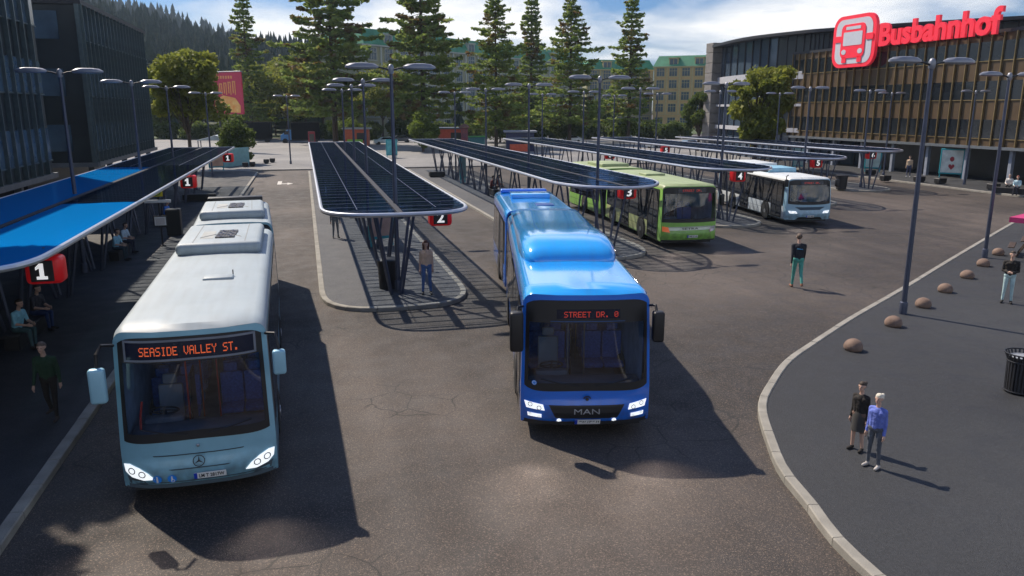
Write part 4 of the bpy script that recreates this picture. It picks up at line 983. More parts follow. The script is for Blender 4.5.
# ------------------------------------------------------------------ pale building with green mansard roof
M_PALE = mat('pale_green_plaster', (.31, .32, .22), .8, var=.1, scale=.5)
M_OCHRE = mat('ochre_plaster', (.55, .38, .17), .8, var=.12, scale=.5)
M_TRIM = mat('pale_trim', (.40, .44, .40), .7)
M_TRIMY = mat('yellow_trim', (.48, .40, .20), .7)
M_COPPER = mat('green_copper_roof', (.06, .25, .13), .6, var=.2, scale=.6)
M_BWIN = mat('old_window', (.03, .06, .08), .15, c2=(.07, .12, .15), scale=.4)
def oldhouse(label, A, B, wall, trim, zr=15.5, zt=20.0, bay=3.6, floors=4):
    d = B - A; L = d.length; ang = math.atan2(d.y, d.x)
    root = empty('apartment_building', (A.x, A.y, 0), label, 'building', 'old apartment blocks', rz=ang)
    w = MB(); w.box(0, L, 0, 14, 0, zr); w.build('wall', wall, root)
    r_ = MB(); r_.add([(-.4, -.5, zr), (L + .4, -.5, zr), (L + .4, 14.5, zr), (-.4, 14.5, zr), (1, 1.6, zt), (L - 1, 1.6, zt), (L - 1, 12.4, zt), (1, 12.4, zt)], [(0, 1, 5, 4), (1, 2, 6, 5), (2, 3, 7, 6), (3, 0, 4, 7), (4, 5, 6, 7), (3, 2, 1, 0)]); ro = r_.build('roof', M_COPPER, root)
    c = MB(); c.box(-.5, L + .5, -.55, -.002, zr - .35, zr - .02); c.build('cornice', trim, root); c = MB(); c.box(-.1, L + .1, -.25, -.003, 4.3, 4.6); c.build('string_course', trim, root)
    n = int(L / bay); fh = (zr - 4.6) / (floors - 1); pw = pp_ = pd = None
    for i in range(n):
        x = (i + .5) * L / n
        for k in range(floors):
            z = .9 if k == 0 else 4.6 + (k - 1) * fh + .7; hgt = 2.4 if k == 0 else 2.1
            if pw is None:
                m = MB(); m.box(-1.25, 1.25, -.06, .0, 0, 2.5); pw = m.build('window', M_BWIN, root, loc=(x, 0, z))
                f = MB(); f.box(-.46, -.38, -.10, -.05, 0, 2.5); f.box(.38, .46, -.10, -.05, 0, 2.5); f.box(-1.25, 1.25, -.10, -.051, 1.6, 1.7); f.box(-1.4, -1.25, -.14, 0, -.1, 2.6); f.box(1.25, 1.4, -.14, 0, -.1, 2.6); f.box(-1.45, 1.45, -.25, 0, 2.6, 2.8); f.box(-1.45, 1.45, -.25, 0, -.3, -.1); f.build('frame', trim, pw); tw_ = tree_of(pw)
            elif i * floors + k < 96: dup(pw, loc=(x, 0, z), parent=root, tree=tw_)
        if i % 2 == 1:
            if pd is None:
                m = MB(); m.box(-1.5, 1.5, -.1, 2, .3, 2.5); m.prism([(-1.8, -.3), (1.8, -.3), (1.8, 2.2), (-1.8, 2.2)], 2.5, 2.75); pd = m.build('dormer', trim, root, loc=(x, 0, zr))
                g = MB(); g.box(-1.2, -.1, -.16, -.1, .6, 2.3); g.box(.1, 1.2, -.16, -.1, .6, 2.3); g.build('dormer_window', M_BWIN, pd); td = tree_of(pd)
            else: dup(pd, loc=(x, 0, zr), parent=root, tree=td)
        if pp_ is None: m = MB(); m.box(-.25, .25, -.30, -.002, 4.6, zr - .3); pp_ = m.build('pilaster', trim, root, loc=(x - bay / 2, 0, 0))
        else: dup(pp_, loc=(i * L / n, 0, 0), parent=root)
oldhouse('pale green apartment building with green mansard roof behind the tall spruces', far(366, 182), far(582, 268), M_PALE, M_TRIM, zr=20.6, zt=24.2, bay=5.2, floors=5)
oldhouse('farther pale apartment building with green roof between two spruces', far(586, 270), far(652, 274), M_PALE, M_TRIMY, zr=19.2, zt=22.4, bay=4.4, floors=5)
oldhouse('ochre apartment building with green roof left of the glass hall', far(653, 266), far(730, 256), M_OCHRE, M_TRIMY, zr=19.8, zt=23.2, bay=4.0, floors=5)

# ------------------------------------------------------------------ trees
def leafmat(name, a, b, brown=None):
    if name in MATS: return MATS[name]
    m, nt = new_mat(name); L = nt.links.new
    out = nd(nt, 'ShaderNodeOutputMaterial'); p = nd(nt, 'ShaderNodeBsdfPrincipled'); tl = nd(nt, 'ShaderNodeBsdfTranslucent'); mx = nd(nt, 'ShaderNodeMixShader'); mx.inputs[0].default_value = .5
    tc = nd(nt, 'ShaderNodeTexCoord'); n = nd(nt, 'ShaderNodeTexNoise'); n.inputs['Scale'].default_value = .55; n.inputs['Detail'].default_value = 8; n.inputs['Roughness'].default_value = .75
    L(tc.outputs['Object'], n.inputs[0]); r = nd(nt, 'ShaderNodeValToRGB'); r.color_ramp.elements[0].position = .35; r.color_ramp.elements[1].position = .65
    r.color_ramp.elements[0].color = c4(a); r.color_ramp.elements[1].color = c4(b); L(n.outputs['Fac'], r.inputs[0]); cur = r.outputs[0]
    if brown:
        n2 = nd(nt, 'ShaderNodeTexNoise'); n2.inputs['Scale'].default_value = .28; n2.inputs['Detail'].default_value = 5; L(tc.outputs['Object'], n2.inputs[0])
        mr = nd(nt, 'ShaderNodeMapRange'); mr.inputs['From Min'].default_value = .54; mr.inputs['From Max'].default_value = .62; mr.inputs['To Max'].default_value = .8; L(n2.outputs['Fac'], mr.inputs[0])
        mm = nd(nt, 'ShaderNodeMixRGB'); L(mr.outputs[0], mm.inputs[0]); L(cur, mm.inputs[1]); mm.inputs[2].default_value = c4(brown); cur = mm.outputs[0]
    L(cur, p.inputs['Base Color']); L(cur, tl.inputs[0]); p.inputs['Roughness'].default_value = .6; p.inputs['Specular IOR Level'].default_value = .25
    L(p.outputs[0], mx.inputs[1]); L(tl.outputs[0], mx.inputs[2]); L(mx.outputs[0], out.inputs[0]); MATS[name] = m; return m
LF_SPR = leafmat('spruce_needles', (.10, .17, .036), (.32, .39, .09), (.16, .07, .035))
LF_DEC = leafmat('broad_leaves', (.10, .14, .02), (.30, .31, .055))
LF_DEC2 = leafmat('broad_leaves_deep', (.05, .085, .02), (.14, .18, .04))
LF_BRT = leafmat('bright_shrub_leaves', (.07, .11, .015), (.20, .26, .04))
LF_HILL = leafmat('far_forest', (.018, .040, .026), (.045, .075, .042))
def leafmesh(P, size, rng, name, m, parent, flat=0.0, aspect=1.6):
    n = len(P); t = rng.normal(size=(n, 3)); t[:, 2] *= (1 - flat * .6); t /= np.linalg.norm(t, axis=1)[:, None]
    u = rng.normal(size=(n, 3)); u -= (u * t).sum(1)[:, None] * t; u /= np.linalg.norm(u, axis=1)[:, None]
    sz = size * rng.uniform(.6, 1.35, n)[:, None]; a = P + t * sz * aspect / 2; b = P - t * sz * aspect / 2; c = P + u * sz * .5 + t * sz * .1; d = P - u * sz * .5 - t * sz * .1
    V = np.stack([a, c, b, d], 1).reshape(-1, 3); me = bpy.data.meshes.new(name)
    me.vertices.add(4 * n); me.vertices.foreach_set('co', V.ravel()); me.loops.add(4 * n); me.loops.foreach_set('vertex_index', np.arange(4 * n)); me.polygons.add(n)
    me.polygons.foreach_set('loop_start', np.arange(n) * 4); me.update(); me.validate(); me.materials.append(m)
    o = bpy.data.objects.new(name, me); col.objects.link(o); o.parent = parent; return o
def spruce(loc, h, w, seed, label, dens=1.0, sparse=.0, z0=.17):
    rng = np.random.default_rng(seed)
    root = empty('spruce_tree', loc, label, 'tree', 'tall spruces beyond the bus lanes')
    tm = MB(); tm.tube([(0, 0, -.1), (.05, .05, h * .3), (0, .08, h * .65), (0, 0, h * .97)], [h * .013, h * .010, h * .006, .02], 8); 
    P = []; z = h * z0
    while z < h * .985:
        t = z / h; rad = w / 2 * ((1 - t) ** .66) * 1.12 + .15; nb = max(4, int(8 - 3 * t)); a0 = rng.uniform(0, 6.28)
        lf = rng.uniform(.66, 1.15)
        for i in range(nb):
            if rng.uniform() < sparse: continue
            az = a0 + 6.283 * i / nb + rng.normal() * .2; L = rad * lf * rng.uniform(.5, 1.15); dirv = np.array([math.cos(az), math.sin(az)])
            m = max(4, int(L * 15 * dens)); ks = np.sqrt(rng.uniform(.02, 1, m)); droop = -.32 * ks * L + .28 * (ks ** 2) * L
            side = rng.normal(size=m) * .20 * L * (1.2 - ks); per = np.array([-dirv[1], dirv[0]])
            xy = dirv[None] * (ks * L)[:, None] + per[None] * side[:, None]
            P.append(np.column_stack([xy, z + droop - np.abs(rng.normal(size=m)) * .20 - .03 * L]))
            if i % 2 == 0: tm.tube([(0, 0, z), (dirv[0] * L * .5, dirv[1] * L * .5, z - .13 * L), (dirv[0] * L * .85, dirv[1] * L * .85, z - .07 * L)], [.05, .035, .012], 4)
        z += rng.uniform(.55, .95) * (.7 + .4 * (1 - t)) * (h / 26)
    P = np.concatenate(P)
    tm.build('trunk', M_BARK, root); leafmesh(P, .40 * h / 30, rng, 'crown', LF_SPR, root, flat=.9, aspect=2.0); return root
def broadleaf(loc, h, w, seed, label, m=LF_DEC, n=11000, size=.30, trunk=.22, crown0=.28, name='broadleaf_tree', cat='tree', group=None, d=None):
    rng = np.random.default_rng(seed); root = empty(name, loc, label, cat, group)
    d = d or w
    cz = h * (crown0 + 1) / 2; hz = h * (1 - crown0) / 2
    tm = MB(); tr = trunk
    tm.tube([(0, 0, -.1), (.05, 0, h * .25), (-.05, .05, h * .5), (0, 0, h * .8)], [tr, tr * .8, tr * .5, .04], 8)
    K = 34; cen = []; C_ = rng.normal(size=(K, 3)); C_ /= np.linalg.norm(C_, axis=1)[:, None]; C_ *= rng.uniform(.35, .9, K)[:, None]
    per = n // K; P = []
    for c in C_:
        cc = np.array([c[0] * w / 2, c[1] * d / 2, cz + c[2] * hz]); rr = w * rng.uniform(.10, .19)
        q = rng.normal(size=(per, 3)); q /= np.linalg.norm(q, axis=1)[:, None]; q *= (rng.uniform(.3, 1.1, per) ** .6)[:, None] * rr; q[:, 2] *= .75
        P.append(cc + q)
        if tr > .1: tm.tube([(0, 0, h * rng.uniform(.2, .45)), (cc[0] * .5, cc[1] * .5, (cc[2] + h * .35) / 2), tuple(cc)], [tr * .35, tr * .22, .02], 5)
    tm.build('trunk', M_BARK, root); leafmesh(np.concatenate(P), size, rng, 'crown', m, root); return root
spruce(far(250, 165), 30.2, 13.0, 1, 'slim pointed spruce left of the tallest spruce, against the hill', dens=.9)
spruce(far(334, 140), 38.4, 22.0, 2, 'tallest widest spruce behind the lamp row of the second canopy')
spruce(far(423, 130), 34.5, 17.8, 3, 'broad spruce in front of the left part of the pale green building')
spruce(far(496, 133), 25.4, 16.8, 4, 'spruce with full outline right of the building lamp, over the third canopy')
spruce(far(531, 166), 31.2, 11.0, 5, 'thin dark spruce between two fuller spruces')
spruce(far(570, 146), 26.7, 16.8, 6, 'dark dense spruce whose pointed top reaches the picture edge')
spruce(far(629, 153), 29.2, 12.2, 7, 'isolated spruce with sky on both sides, left of the ochre building', dens=.95)
broadleaf(far(186, 84), 14.2, 8.8, 11, 'round sunlit broadleaf tree beside the dark office building', n=15000)
broadleaf(far(286, 170), 18.1, 23.1, 12, 'wide broadleaf tree behind the black truck', m=LF_DEC, n=15000, size=.36)
broadleaf(far(322, 175), 15.1, 14.6, 13, 'deep green broadleaf tree behind the tallest spruce', m=LF_DEC2, n=9000, size=.36)
broadleaf(far(234, 92), 5.8, 5.0, 14, 'small bushy tree below the red billboard', m=LF_DEC2, n=7000, size=.22, crown0=.05)
broadleaf(far(757, 84), 12.0, 7.5, 15, 'leafy tree at the left corner of the station building', n=12000, crown0=.2)
broadleaf(far(700, 120), 9.5, 5.6, 16, 'slender tree beside the stone pier', m=LF_DEC2, n=6000)
broadleaf(far(422, 118), 6.0, 6.1, 17, 'small green tree beside the far end of the third canopy', m=LF_BRT, n=7000, size=.24, crown0=.12)
broadleaf(far(344, 160), 4.6, 8.0, 18, 'yellow green shrub behind the far end of the second canopy', m=LF_BRT, n=5000, size=.24, crown0=.02, name='shrub', cat='shrub')
broadleaf(far(258, 168), 5.6, 5.2, 19, 'bright yellow green shrub between the two black trucks', m=LF_BRT, n=4000, size=.26, crown0=.02, name='shrub', cat='shrub')
broadleaf(far(565, 150), 6.5, 8.9, 20, 'dark green bush below the dense spruce', m=LF_DEC2, n=7000, size=.26, crown0=.05, name='shrub', cat='shrub')
broadleaf(far(500, 150), 6.2, 12.3, 22, 'broad dark bush beneath the full outlined spruce', m=LF_DEC2, n=7000, size=.26, crown0=.05, name='shrub', cat='shrub')
broadleaf(far(627, 155), 5.2, 5.3, 21, 'round bright bush below the isolated spruce', m=LF_BRT, n=4500, size=.24, crown0=.05, name='shrub', cat='shrub')
broadleaf(far(382, 168), 15.2, 13.4, 23, 'light green broadleaf tree in front of the pale green building', m=LF_DEC, n=9000, size=.32)
broadleaf((-15.8, 11.5, 0), 12.5, 7.5, 31, 'street tree at the left side of the platform shading the pavement', m=LF_DEC2, n=9000)  # unseen trees from here on are added to shade platform and road
broadleaf((-9.3, 15.4, .1), 10.5, 5.6, 32, 'street tree on the left platform shading the near kerb', m=LF_DEC2, n=15000, size=.36, crown0=.42)  # added unseen tree, shades the near kerb

broadleaf((-9.0, 11.2, .1), 9.5, 5.4, 33, 'street tree nearest the camera on the left platform', m=LF_DEC2, n=14000, size=.36, crown0=.42)  # added unseen tree, for shade
broadleaf((-9.9, 19.0, .1), 10.5, 4.4, 34, 'street tree beside the tip of the left canopy', m=LF_DEC2, n=12000, size=.36, crown0=.45)  # added unseen tree, for shade
for i, (px, D, h, w_, t) in enumerate(((160, 172, 13, 12, 'rear broadleaf tree directly beside the dark office end'), (205, 178, 15, 13, 'rear broadleaf tree behind the round tree'), (240, 188, 14, 13, 'rear broadleaf tree behind the red billboard'), (274, 190, 17, 14, 'tall rear broadleaf tree right of the slim spruce'),
        (305, 192, 15, 13, 'rear broadleaf tree left of the tallest spruce'), (356, 186, 15, 12, 'rear broadleaf tree right of the tallest spruce'), (400, 178, 11, 10, 'low rear tree before the pale building, left part'), (520, 182, 10, 10, 'low rear tree before the pale building, middle part'), (600, 190, 9, 10, 'low rear tree before the pale building, right part'), (735, 150, 9, 7, 'low tree behind the stone pier'))):
    broadleaf(far(px, D), h, w_, 50 + i, t, m=LF_DEC if i % 2 else LF_DEC2, n=7000, size=.48, crown0=.1, group='rear row of broadleaf trees')
sh0 = None
for i, (px, D) in enumerate(((168, 168), (196, 166), (222, 170), (330, 166), (352, 168), (372, 164), (405, 166), (440, 164), (470, 168), (535, 166), (555, 168), (590, 166), (612, 168), (650, 170), (676, 168))):
    p = far(px, D); lb = 'low dark bush %s' % ['far left behind the round tree', 'behind the round tree trunk', 'under the red billboard', 'left of the tallest spruce foot', 'right of the tallest spruce foot', 'behind the orange kiosk', 'behind the teal poster case', 'behind the silver car', 'behind the advertising column', 'right of the dark blue kiosk', 'before the dense spruce foot', 'right of the dense spruce foot', 'left of the isolated spruce foot', 'before the ochre building', 'left of the stone pier foot'][i]
    if sh0 is None: sh0 = broadleaf(p, 3.4, 8.0, 77, lb, m=LF_DEC2, n=5000, size=.36, crown0=.0, trunk=.08, name='bush', cat='bush', group='low bushes beyond the far paving', d=4); sht = tree_of(sh0)
    else: dup(sh0, p, i * .9, lb, tree=sht)
broadleaf((-10.9, 23.7, .1), 14.0, 5.6, 35, 'tall street tree behind the tip of the left canopy', m=LF_DEC2, n=12000, size=.36, crown0=.68)  # added out of view, high crown shades the road beside the kerb
# hills with forest
def hill(D0, D1, ridge, tm, name, ntree, th, seed):
    rng = np.random.default_rng(seed); hb = MB(); nx, ny = 60, 8; xs = np.linspace(ridge[0][0], ridge[-1][0], nx)
    zr = np.interp(xs, [r[0] for r in ridge], [r[1] for r in ridge])
    def hz(px, t): 
        y = np.interp(px, xs, zr); ztop = HCAM + (108 - y) * D1 / 795 - th * .8; return ztop * (t ** 1.2)
    vs = []
    for i in range(nx):
        for j in range(ny + 1):
            t = j / ny; D = D0 + (D1 - D0) * t; q = far(xs[i], D); vs.append((q.x, q.y, float(hz(xs[i], t))))
        q = far(xs[i], D1 * 1.25); vs.append((q.x, q.y, -1))
    m_ = ny + 2
    hb.add(vs, [(i * m_ + j, (i + 1) * m_ + j, (i + 1) * m_ + j + 1, i * m_ + j + 1) for i in range(nx - 1) for j in range(m_ - 1)])
    o = hb.build(name, mat('hill_ground', (.03, .045, .02), .95), smooth=60); tag(o, kind='structure')
    V = []; F = []; 
    for k in range(ntree):
        px = rng.uniform(xs[0], xs[-1]); t = 1 - abs(rng.normal()) * .35 if k % 2 else rng.uniform(.05, 1); t = min(1, max(.03, t)); D = D0 + (D1 - D0) * t; q = far(px, D); z = float(hz(px, t))
        h = th * rng.uniform(.6, 1.35); r0 = h * rng.uniform(.17, .30); b = len(V); a0 = rng.uniform(0, 6)
        for s_, (f0, f1, rr) in enumerate(((.1, .5, 1), (.32, .75, .75), (.58, 1.0, .48))):
            n = 6; bb = len(V)
            for i in range(n):
                a = a0 + 6.283 * i / n; jr = r0 * rr * rng.uniform(.65, 1.3); V.append((q.x + jr * math.cos(a), q.y + jr * math.sin(a), z + h * f0 * rng.uniform(.9, 1.1)))
            V.append((q.x + rng.normal() * .2, q.y, z + h * f1)); F += [(bb + i, bb + (i + 1) % n, bb + n) for i in range(n)]
    fm = MB(); fm.add(V, F); o = fm.build('hillside_forest', tm); tag(o, 'dark conifer forest covering the hillside', 'forest', kind='stuff')
hill(190, 480, [(-120, -30), (40, -22), (90, 2), (120, 10), (150, 16), (190, 32), (230, 38), (300, 46), (350, 52), (400, 60), (470, 92)], LF_HILL, 'hill', 3600, 12, 5)
hill(520, 900, [(-60, -40), (60, -24), (110, -2), (150, 6), (185, 14), (205, 24), (260, 44), (330, 62), (420, 92)], LF_HILL, 'far_hill', 2600, 15, 6)

# ------------------------------------------------------------------ people
def capsule(mb, a, b, r0, r1, n=10):
    a = Vector(a); b = Vector(b); d = b - a; L = d.length
    q = Vector((0, 0, 1)).rotation_difference(d.normalized()) if L > 1e-6 else Matrix.Identity(3).to_quaternion()
    prof = [(r0 * math.sin(R(t)), -r0 * math.cos(R(t))) for t in (20, 45, 70, 90)] + [(r1 * math.sin(R(t)), L + r1 * math.cos(R(t))) for t in (90, 70, 45, 20)]
    vs = [a + q @ Vector((r * math.cos(2 * math.pi * i / n), r * math.sin(2 * math.pi * i / n), h)) for r, h in prof for i in range(n)]; k = len(prof)
    mb.add(vs, [(c * n + i, c * n + (i + 1) % n, (c + 1) * n + (i + 1) % n, (c + 1) * n + i) for c in range(k - 1) for i in range(n)] + [tuple(range(n - 1, -1, -1)), tuple(range((k - 1) * n, k * n))])
def person(label, loc, face, s, pose='stand', top=(.1, .1, .1), pants=(.05, .05, .06), shoes=(.02, .02, .02), hair=(.03, .02, .015), skin=(.50, .32, .24), long_sleeve=True,
           hairstyle='short', skirt=None, swing=.0, arms=None, group='people around the bus lanes', head_turn=0, mark=None, belt=None):
    root = empty('person', loc, label, 'person', group, rz=face, s=s)
    zh = .95 if pose != 'sit' else .56
    segs = []
    def S(a, b, r0, r1, m): segs.append((Vector(a), Vector(b), r0, r1, m))
    fem = hairstyle in ('long', 'bun'); sh = .165 if fem else .19
    lean = -.06 if pose == 'walk' else (-.10 if pose == 'sit' else 0)
    def T(x, z, y=0): return (x, y + lean * (z / .5), zh + z)
    S(T(-.075, .0), T(.075, .0), .105, .105, 2)
    for x in (-.065, .065): S(T(x, .06), T(x * 1.3, .38), .098, .105, 1)
    S(T(-.10, .36, -.01), T(.10, .36, -.01), .098, .098, 1); S(T(0, .04), T(0, .40), .112, .118, 1); S(T(-.05, .2), T(.05, .2), .105, .105, 1)
    for x in (-1, 1): S(T(x * .05, .45), T(x * (sh - .015), .445), .068, .058, 1)
    S(T(0, .46), T(0, .60, -.01), .055, .05, 0)
    hd = Vector(T(0, .70, -.025)); ca, sa = math.cos(head_turn), math.sin(head_turn)
    def HP(x, y, z): return hd + Vector((x * ca - y * sa, x * sa + y * ca, z))
    S(HP(0, .012, .03), HP(0, -.005, .02), .086, .084, 0); S(HP(0, -.03, -.055), HP(0, -.02, .0), .055, .07, 0); S(HP(0, -.055, -.08), HP(0, -.05, -.07), .03, .032, 0)
    S(HP(0, -.085, .01), HP(0, -.102, -.018), .010, .015, 0)
    for x in (-1, 1): S(HP(x * .082, 0, .0), HP(x * .084, .005, .02), .014, .016, 0)
    for i, sx_ in enumerate((-1, 1)):
        sp = Vector(T(sx_ * sh, .44)); a = (arms or {}).get(i)
        if pose == 'sit' and a is None: e = sp + Vector((sx_ * .04, -.06, -.27)); w = e + Vector((-sx_ * .10, -.22, -.04))
        elif a is not None: e = sp + Vector(a[0]); w = e + Vector(a[1])
        else: f = swing * sx_; e = sp + Vector((sx_ * .025, .30 * f + .02, -.29)); w = e + Vector((sx_ * .015, .22 * f - .05, -.25))
        S(sp, e, .055, .044, 1); S(e, w, .043, .031, 1 if long_sleeve else 0)
        d = (w - e).normalized(); c = w + d * .085; S(w, c, .026, .034, 0)
        lat = d.cross(Vector((1, 0, 0))); lat = lat.normalized() if lat.length > .1 else Vector((0, 0, 1)); inn = Vector((-sx_, 0, 0))
        for j, (o_, l_) in enumerate(((-.030, .060), (-.010, .072), (.010, .068), (.029, .052))):
            b0 = c + lat * o_; b1 = b0 + d * l_ * .6 + inn * .006; b2 = b1 + d * l_ * .5 + inn * .02; S(b0, b1, .0105, .0095, 0); S(b1, b2, .0095, .008, 0)
        t0 = w + d * .03 + lat * (.02 if lat.y < 0 else -.02); tv = lat if lat.y < 0 else -lat; S(t0, t0 + tv * .03 + d * .03, .012, .011, 0); S(t0 + tv * .03 + d * .03, t0 + tv * .038 + d * .065, .011, .009, 0)
    lp = 0 if skirt else 2
    for i, sx_ in enumerate((-1, 1)):
        hp = Vector(T(sx_ * .088, -.02))
        if pose == 'sit': kn = Vector((sx_ * .10, -.42, .53)); an = Vector((sx_ * .10, -.46 + .06 * i, .10))
        else:
            f = -swing * sx_
            kn = Vector((sx_ * .095, .22 * f - .02 * abs(swing), .51)); an = Vector((sx_ * .10, .44 * f + (.10 if f > 0 and swing else 0), .09 + (.10 if f > 0 and swing else 0)))
            if not swing: kn = Vector((sx_ * .105, -.015, .50)); an = Vector((sx_ * .125, .02, .09))
        S(hp, kn, .086, .058, 2 if not skirt else 2); S(kn, an, .056, .040, lp)
        toe = an + Vector((sx_ * .02, -.155, -.048)); S(an + Vector((0, .02, -.04)), toe, .044, .036, 3); S(an, an + Vector((0, .01, -.04)), .042, .045, 3)
    mb = MB()
    for a, b, r0, r1, m in segs: capsule(mb, a, b, r0, r1)
    skm = mat('skin_%d' % int(skin[0] * 100), skin, .55, var=.04); mats = [skm] + [mat('cloth_%02d_%02d_%02d' % tuple(int(v * 99) for v in c), c, .85, var=.22, scale=7, bump=.9, bscale=16) for c in (top, pants, shoes)]
    o = mb.build('body', mats, root)
    md = o.modifiers.new('r', 'REMESH'); md.mode = 'VOXEL'; md.voxel_size = .0115
    sm = o.modifiers.new('s', 'SMOOTH'); sm.factor = .5; sm.iterations = 3
    dg = bpy.context.evaluated_depsgraph_get(); me = bpy.data.meshes.new_from_object(o.evaluated_get(dg)); old = o.data; o.modifiers.clear(); o.data = me; bpy.data.meshes.remove(old)
    me.materials.clear()
    for m in mats: me.materials.append(m)
    n = len(me.polygons); cc = np.empty(n * 3); me.polygons.foreach_get('center', cc); cc = cc.reshape(-1, 3); best = np.full(n, 9.); mi = np.zeros(n, int)
    for a, b, r0, r1, m in segs:
        a_ = np.array(a); d = np.array(b) - a_; L2 = max(1e-9, d @ d); t = np.clip(((cc - a_) @ d) / L2, 0, 1); dist = np.linalg.norm(cc - a_ - t[:, None] * d, axis=1) - (r0 + (r1 - r0) * t)
        k = dist < best; best[k] = dist[k]; mi[k] = m
    if belt is not None: mi[(mi == 2) & (cc[:, 2] > zh + .02)] = 1
    me.polygons.foreach_set('material_index', mi); me.polygons.foreach_set('use_smooth', [True] * n); me.update()
    hm = MB(); hc = HP(0, .018, .045)
    capsule(hm, HP(0, .028, .035), HP(0, .0, .062), .092, .080, 12)
    if hairstyle == 'long':
        for x in (-.07, 0, .07): capsule(hm, HP(x, .04, .02), HP(x * 1.05, .055, -.17), .052, .04)
        for x in (-.085, .085): capsule(hm, HP(x, -.02, .03), HP(x * 1.0, -.03, -.12), .026, .022)
    if hairstyle == 'bun': capsule(hm, HP(0, .06, .03), HP(0, .15, .06), .07, .045)
    ho = hm.build('hair', mat('hair_%02d_%02d' % (int(hair[0] * 99), int(hair[1] * 99)), hair, .7, var=.3, scale=40), root)
    md = ho.modifiers.new('r', 'REMESH'); md.mode = 'VOXEL'; md.voxel_size = .014; md.use_smooth_shade = True
    em = MB()
    for x in (-.032, .032): em.ell(HP(x, -.083, .012), (.013, .008, .008), 8)
    em.build('eyes', M_BLACK, root); mo = MB(); mo.ell(HP(0, -.083, -.052), (.024, .008, .007), 8); mo.build('mouth', mat('lip', (.30, .10, .09), .6), root)
    if skirt:
        sk = MB(); sk.lathe([(.13, zh + .08), (.17, zh - .05), (.175, zh - .2), (.19, zh - .42), (.175, zh - .42)], n=18); ob_ = sk.build('skirt', mat('skirt', skirt, .9), root, smooth=50); ob_.scale = (1, .8, 1)
    if mark:
        k = MB(); yb = .125; pts = [(-.09 + .03 * i, yb + lean * .7, zh + .33 + (.018 if i % 2 else -.006) + .003 * i) for i in range(7)]; k.tube(pts, .009, 5); k.build('jacket_print', mat('print_light_blue', mark, .6), root)
    return root
D2 = math.pi
p = at(54, 419, .12); person('bald man in a dark green pullover walking beside the pale blue bus', (p.x, p.y, .12), R(-8), .97, 'walk', (.015, .045, .022), (.018, .015, .013), (.05, .04, .035), (.12, .09, .07), hairstyle='short', swing=.16)
p = at(427, 294, .12); person('woman with long brown hair, beige top and jeans standing on the island tip', (p.x, p.y, .12), R(-6), 1.08, 'stand', (.62, .44, .32), (.07, .14, .32), (.03, .03, .03), (.08, .03, .018), long_sleeve=False, hairstyle='long')
p = at(796, 288, 0); person('man in black top and green trousers walking away across the road', (p.x, p.y, 0), R(160), 1.14, 'walk', (.012, .014, .022), (.07, .32, .27), (.22, .10, .06), (.10, .07, .05), swing=.34, mark=(.1, .45, .8))
p = at(856, 450, .12); person('dark haired woman in black sweater and grey skirt standing on the plaza', (p.x, p.y, .12), R(-68), .78, 'stand', (.014, .011, .013), (.16, .10, .075), (.02, .02, .02), (.045, .03, .02), hairstyle='bun', skirt=(.05, .048, .045))
p = at(872, 467, .12); person('white haired woman in blue cardigan and grey trousers standing on the plaza', (p.x, p.y, .12), R(-68), .80, 'stand', (.13, .18, .55), (.08, .09, .11), (.4, .38, .36), (.62, .58, .48), hairstyle='bun')
p = at(1006, 303, .12); person('man in black shirt and pale trousers standing near the round stones', (p.x, p.y, .12), R(-50), 1.0, 'stand', (.014, .014, .02), (.40, .55, .55), (.02, .02, .02), (.05, .035, .025), arms={0: ((-.03, .0, -.29), (.16, -.16, -.02)), 1: ((.03, .0, -.29), (-.16, -.16, -.02))})
p = at(336, 238, .12); person('person in grey trousers half hidden under the second canopy', (p.x, p.y, .12), R(10), 1.0, 'stand', (.16, .16, .17), (.17, .17, .18), (.04, .04, .04))
p = at(908, 177, .12); person('man in a cream jacket standing in front of the station columns', (p.x, p.y, .12), R(-50), 1.12, 'stand', (.58, .44, .30), (.06, .07, .13), (.5, .5, .5), (.05, .03, .02))
seat_mat = mat('dark_bench', (.025, .025, .028), .6)
def bench(loc, rz, label, w=1.7, d=.5):
    root = empty('bench', loc, label, 'bench', 'dark block benches', rz=rz); m = MB(); m.rbox(-w / 2, w / 2, -d / 2, d / 2, .38, .46, .02, seg=1); m.build('seat', seat_mat, root)
    b = MB(); b.rbox(-w / 2 + .1, w / 2 - .1, -d / 2 + .06, d / 2 - .06, 0, .38, .02, seg=1); b.build('base', M_BLACK, root)
def seated(px, py, rz, label, **k):
    q = at(px, py, .57); person(label, (q.x, q.y, .12), rz, k.pop('s', 1.0), 'sit', **k); return q
RE = R(68)     # facing the lane: local -Y turned to +X
q = seated(18, 332, RE, 'seated man in a pale blue shirt nearest the left edge', top=(.22, .50, .60), pants=(.04, .09, .10), hair=(.02, .015, .012), long_sleeve=False)
q2 = seated(36, 315, RE, 'seated man in a dark shirt and jeans beside the man in pale blue', top=(.04, .04, .05), pants=(.02, .04, .12), hair=(.02, .015, .012), long_sleeve=False)
bench(((q.x + q2.x) / 2 - .05, (q.y + q2.y) / 2, .12), R(90), 'dark bench under the two seated men nearest the left edge', w=2.6)
q = seated(116, 250, RE, 'seated person in a light blue shirt on the second bench along the platform', top=(.25, .50, .62), pants=(.03, .05, .07), hair=(.03, .02, .015), long_sleeve=False)
q2 = seated(124, 243, RE, 'seated person in white and blue behind the one in light blue', top=(.45, .58, .66), pants=(.02, .025, .05), hair=(.03, .02, .015), long_sleeve=False)
bench(((q.x + q2.x) / 2 - .05, (q.y + q2.y) / 2, .12), R(90), 'dark bench under the couple in light blue shirts', w=2.4)
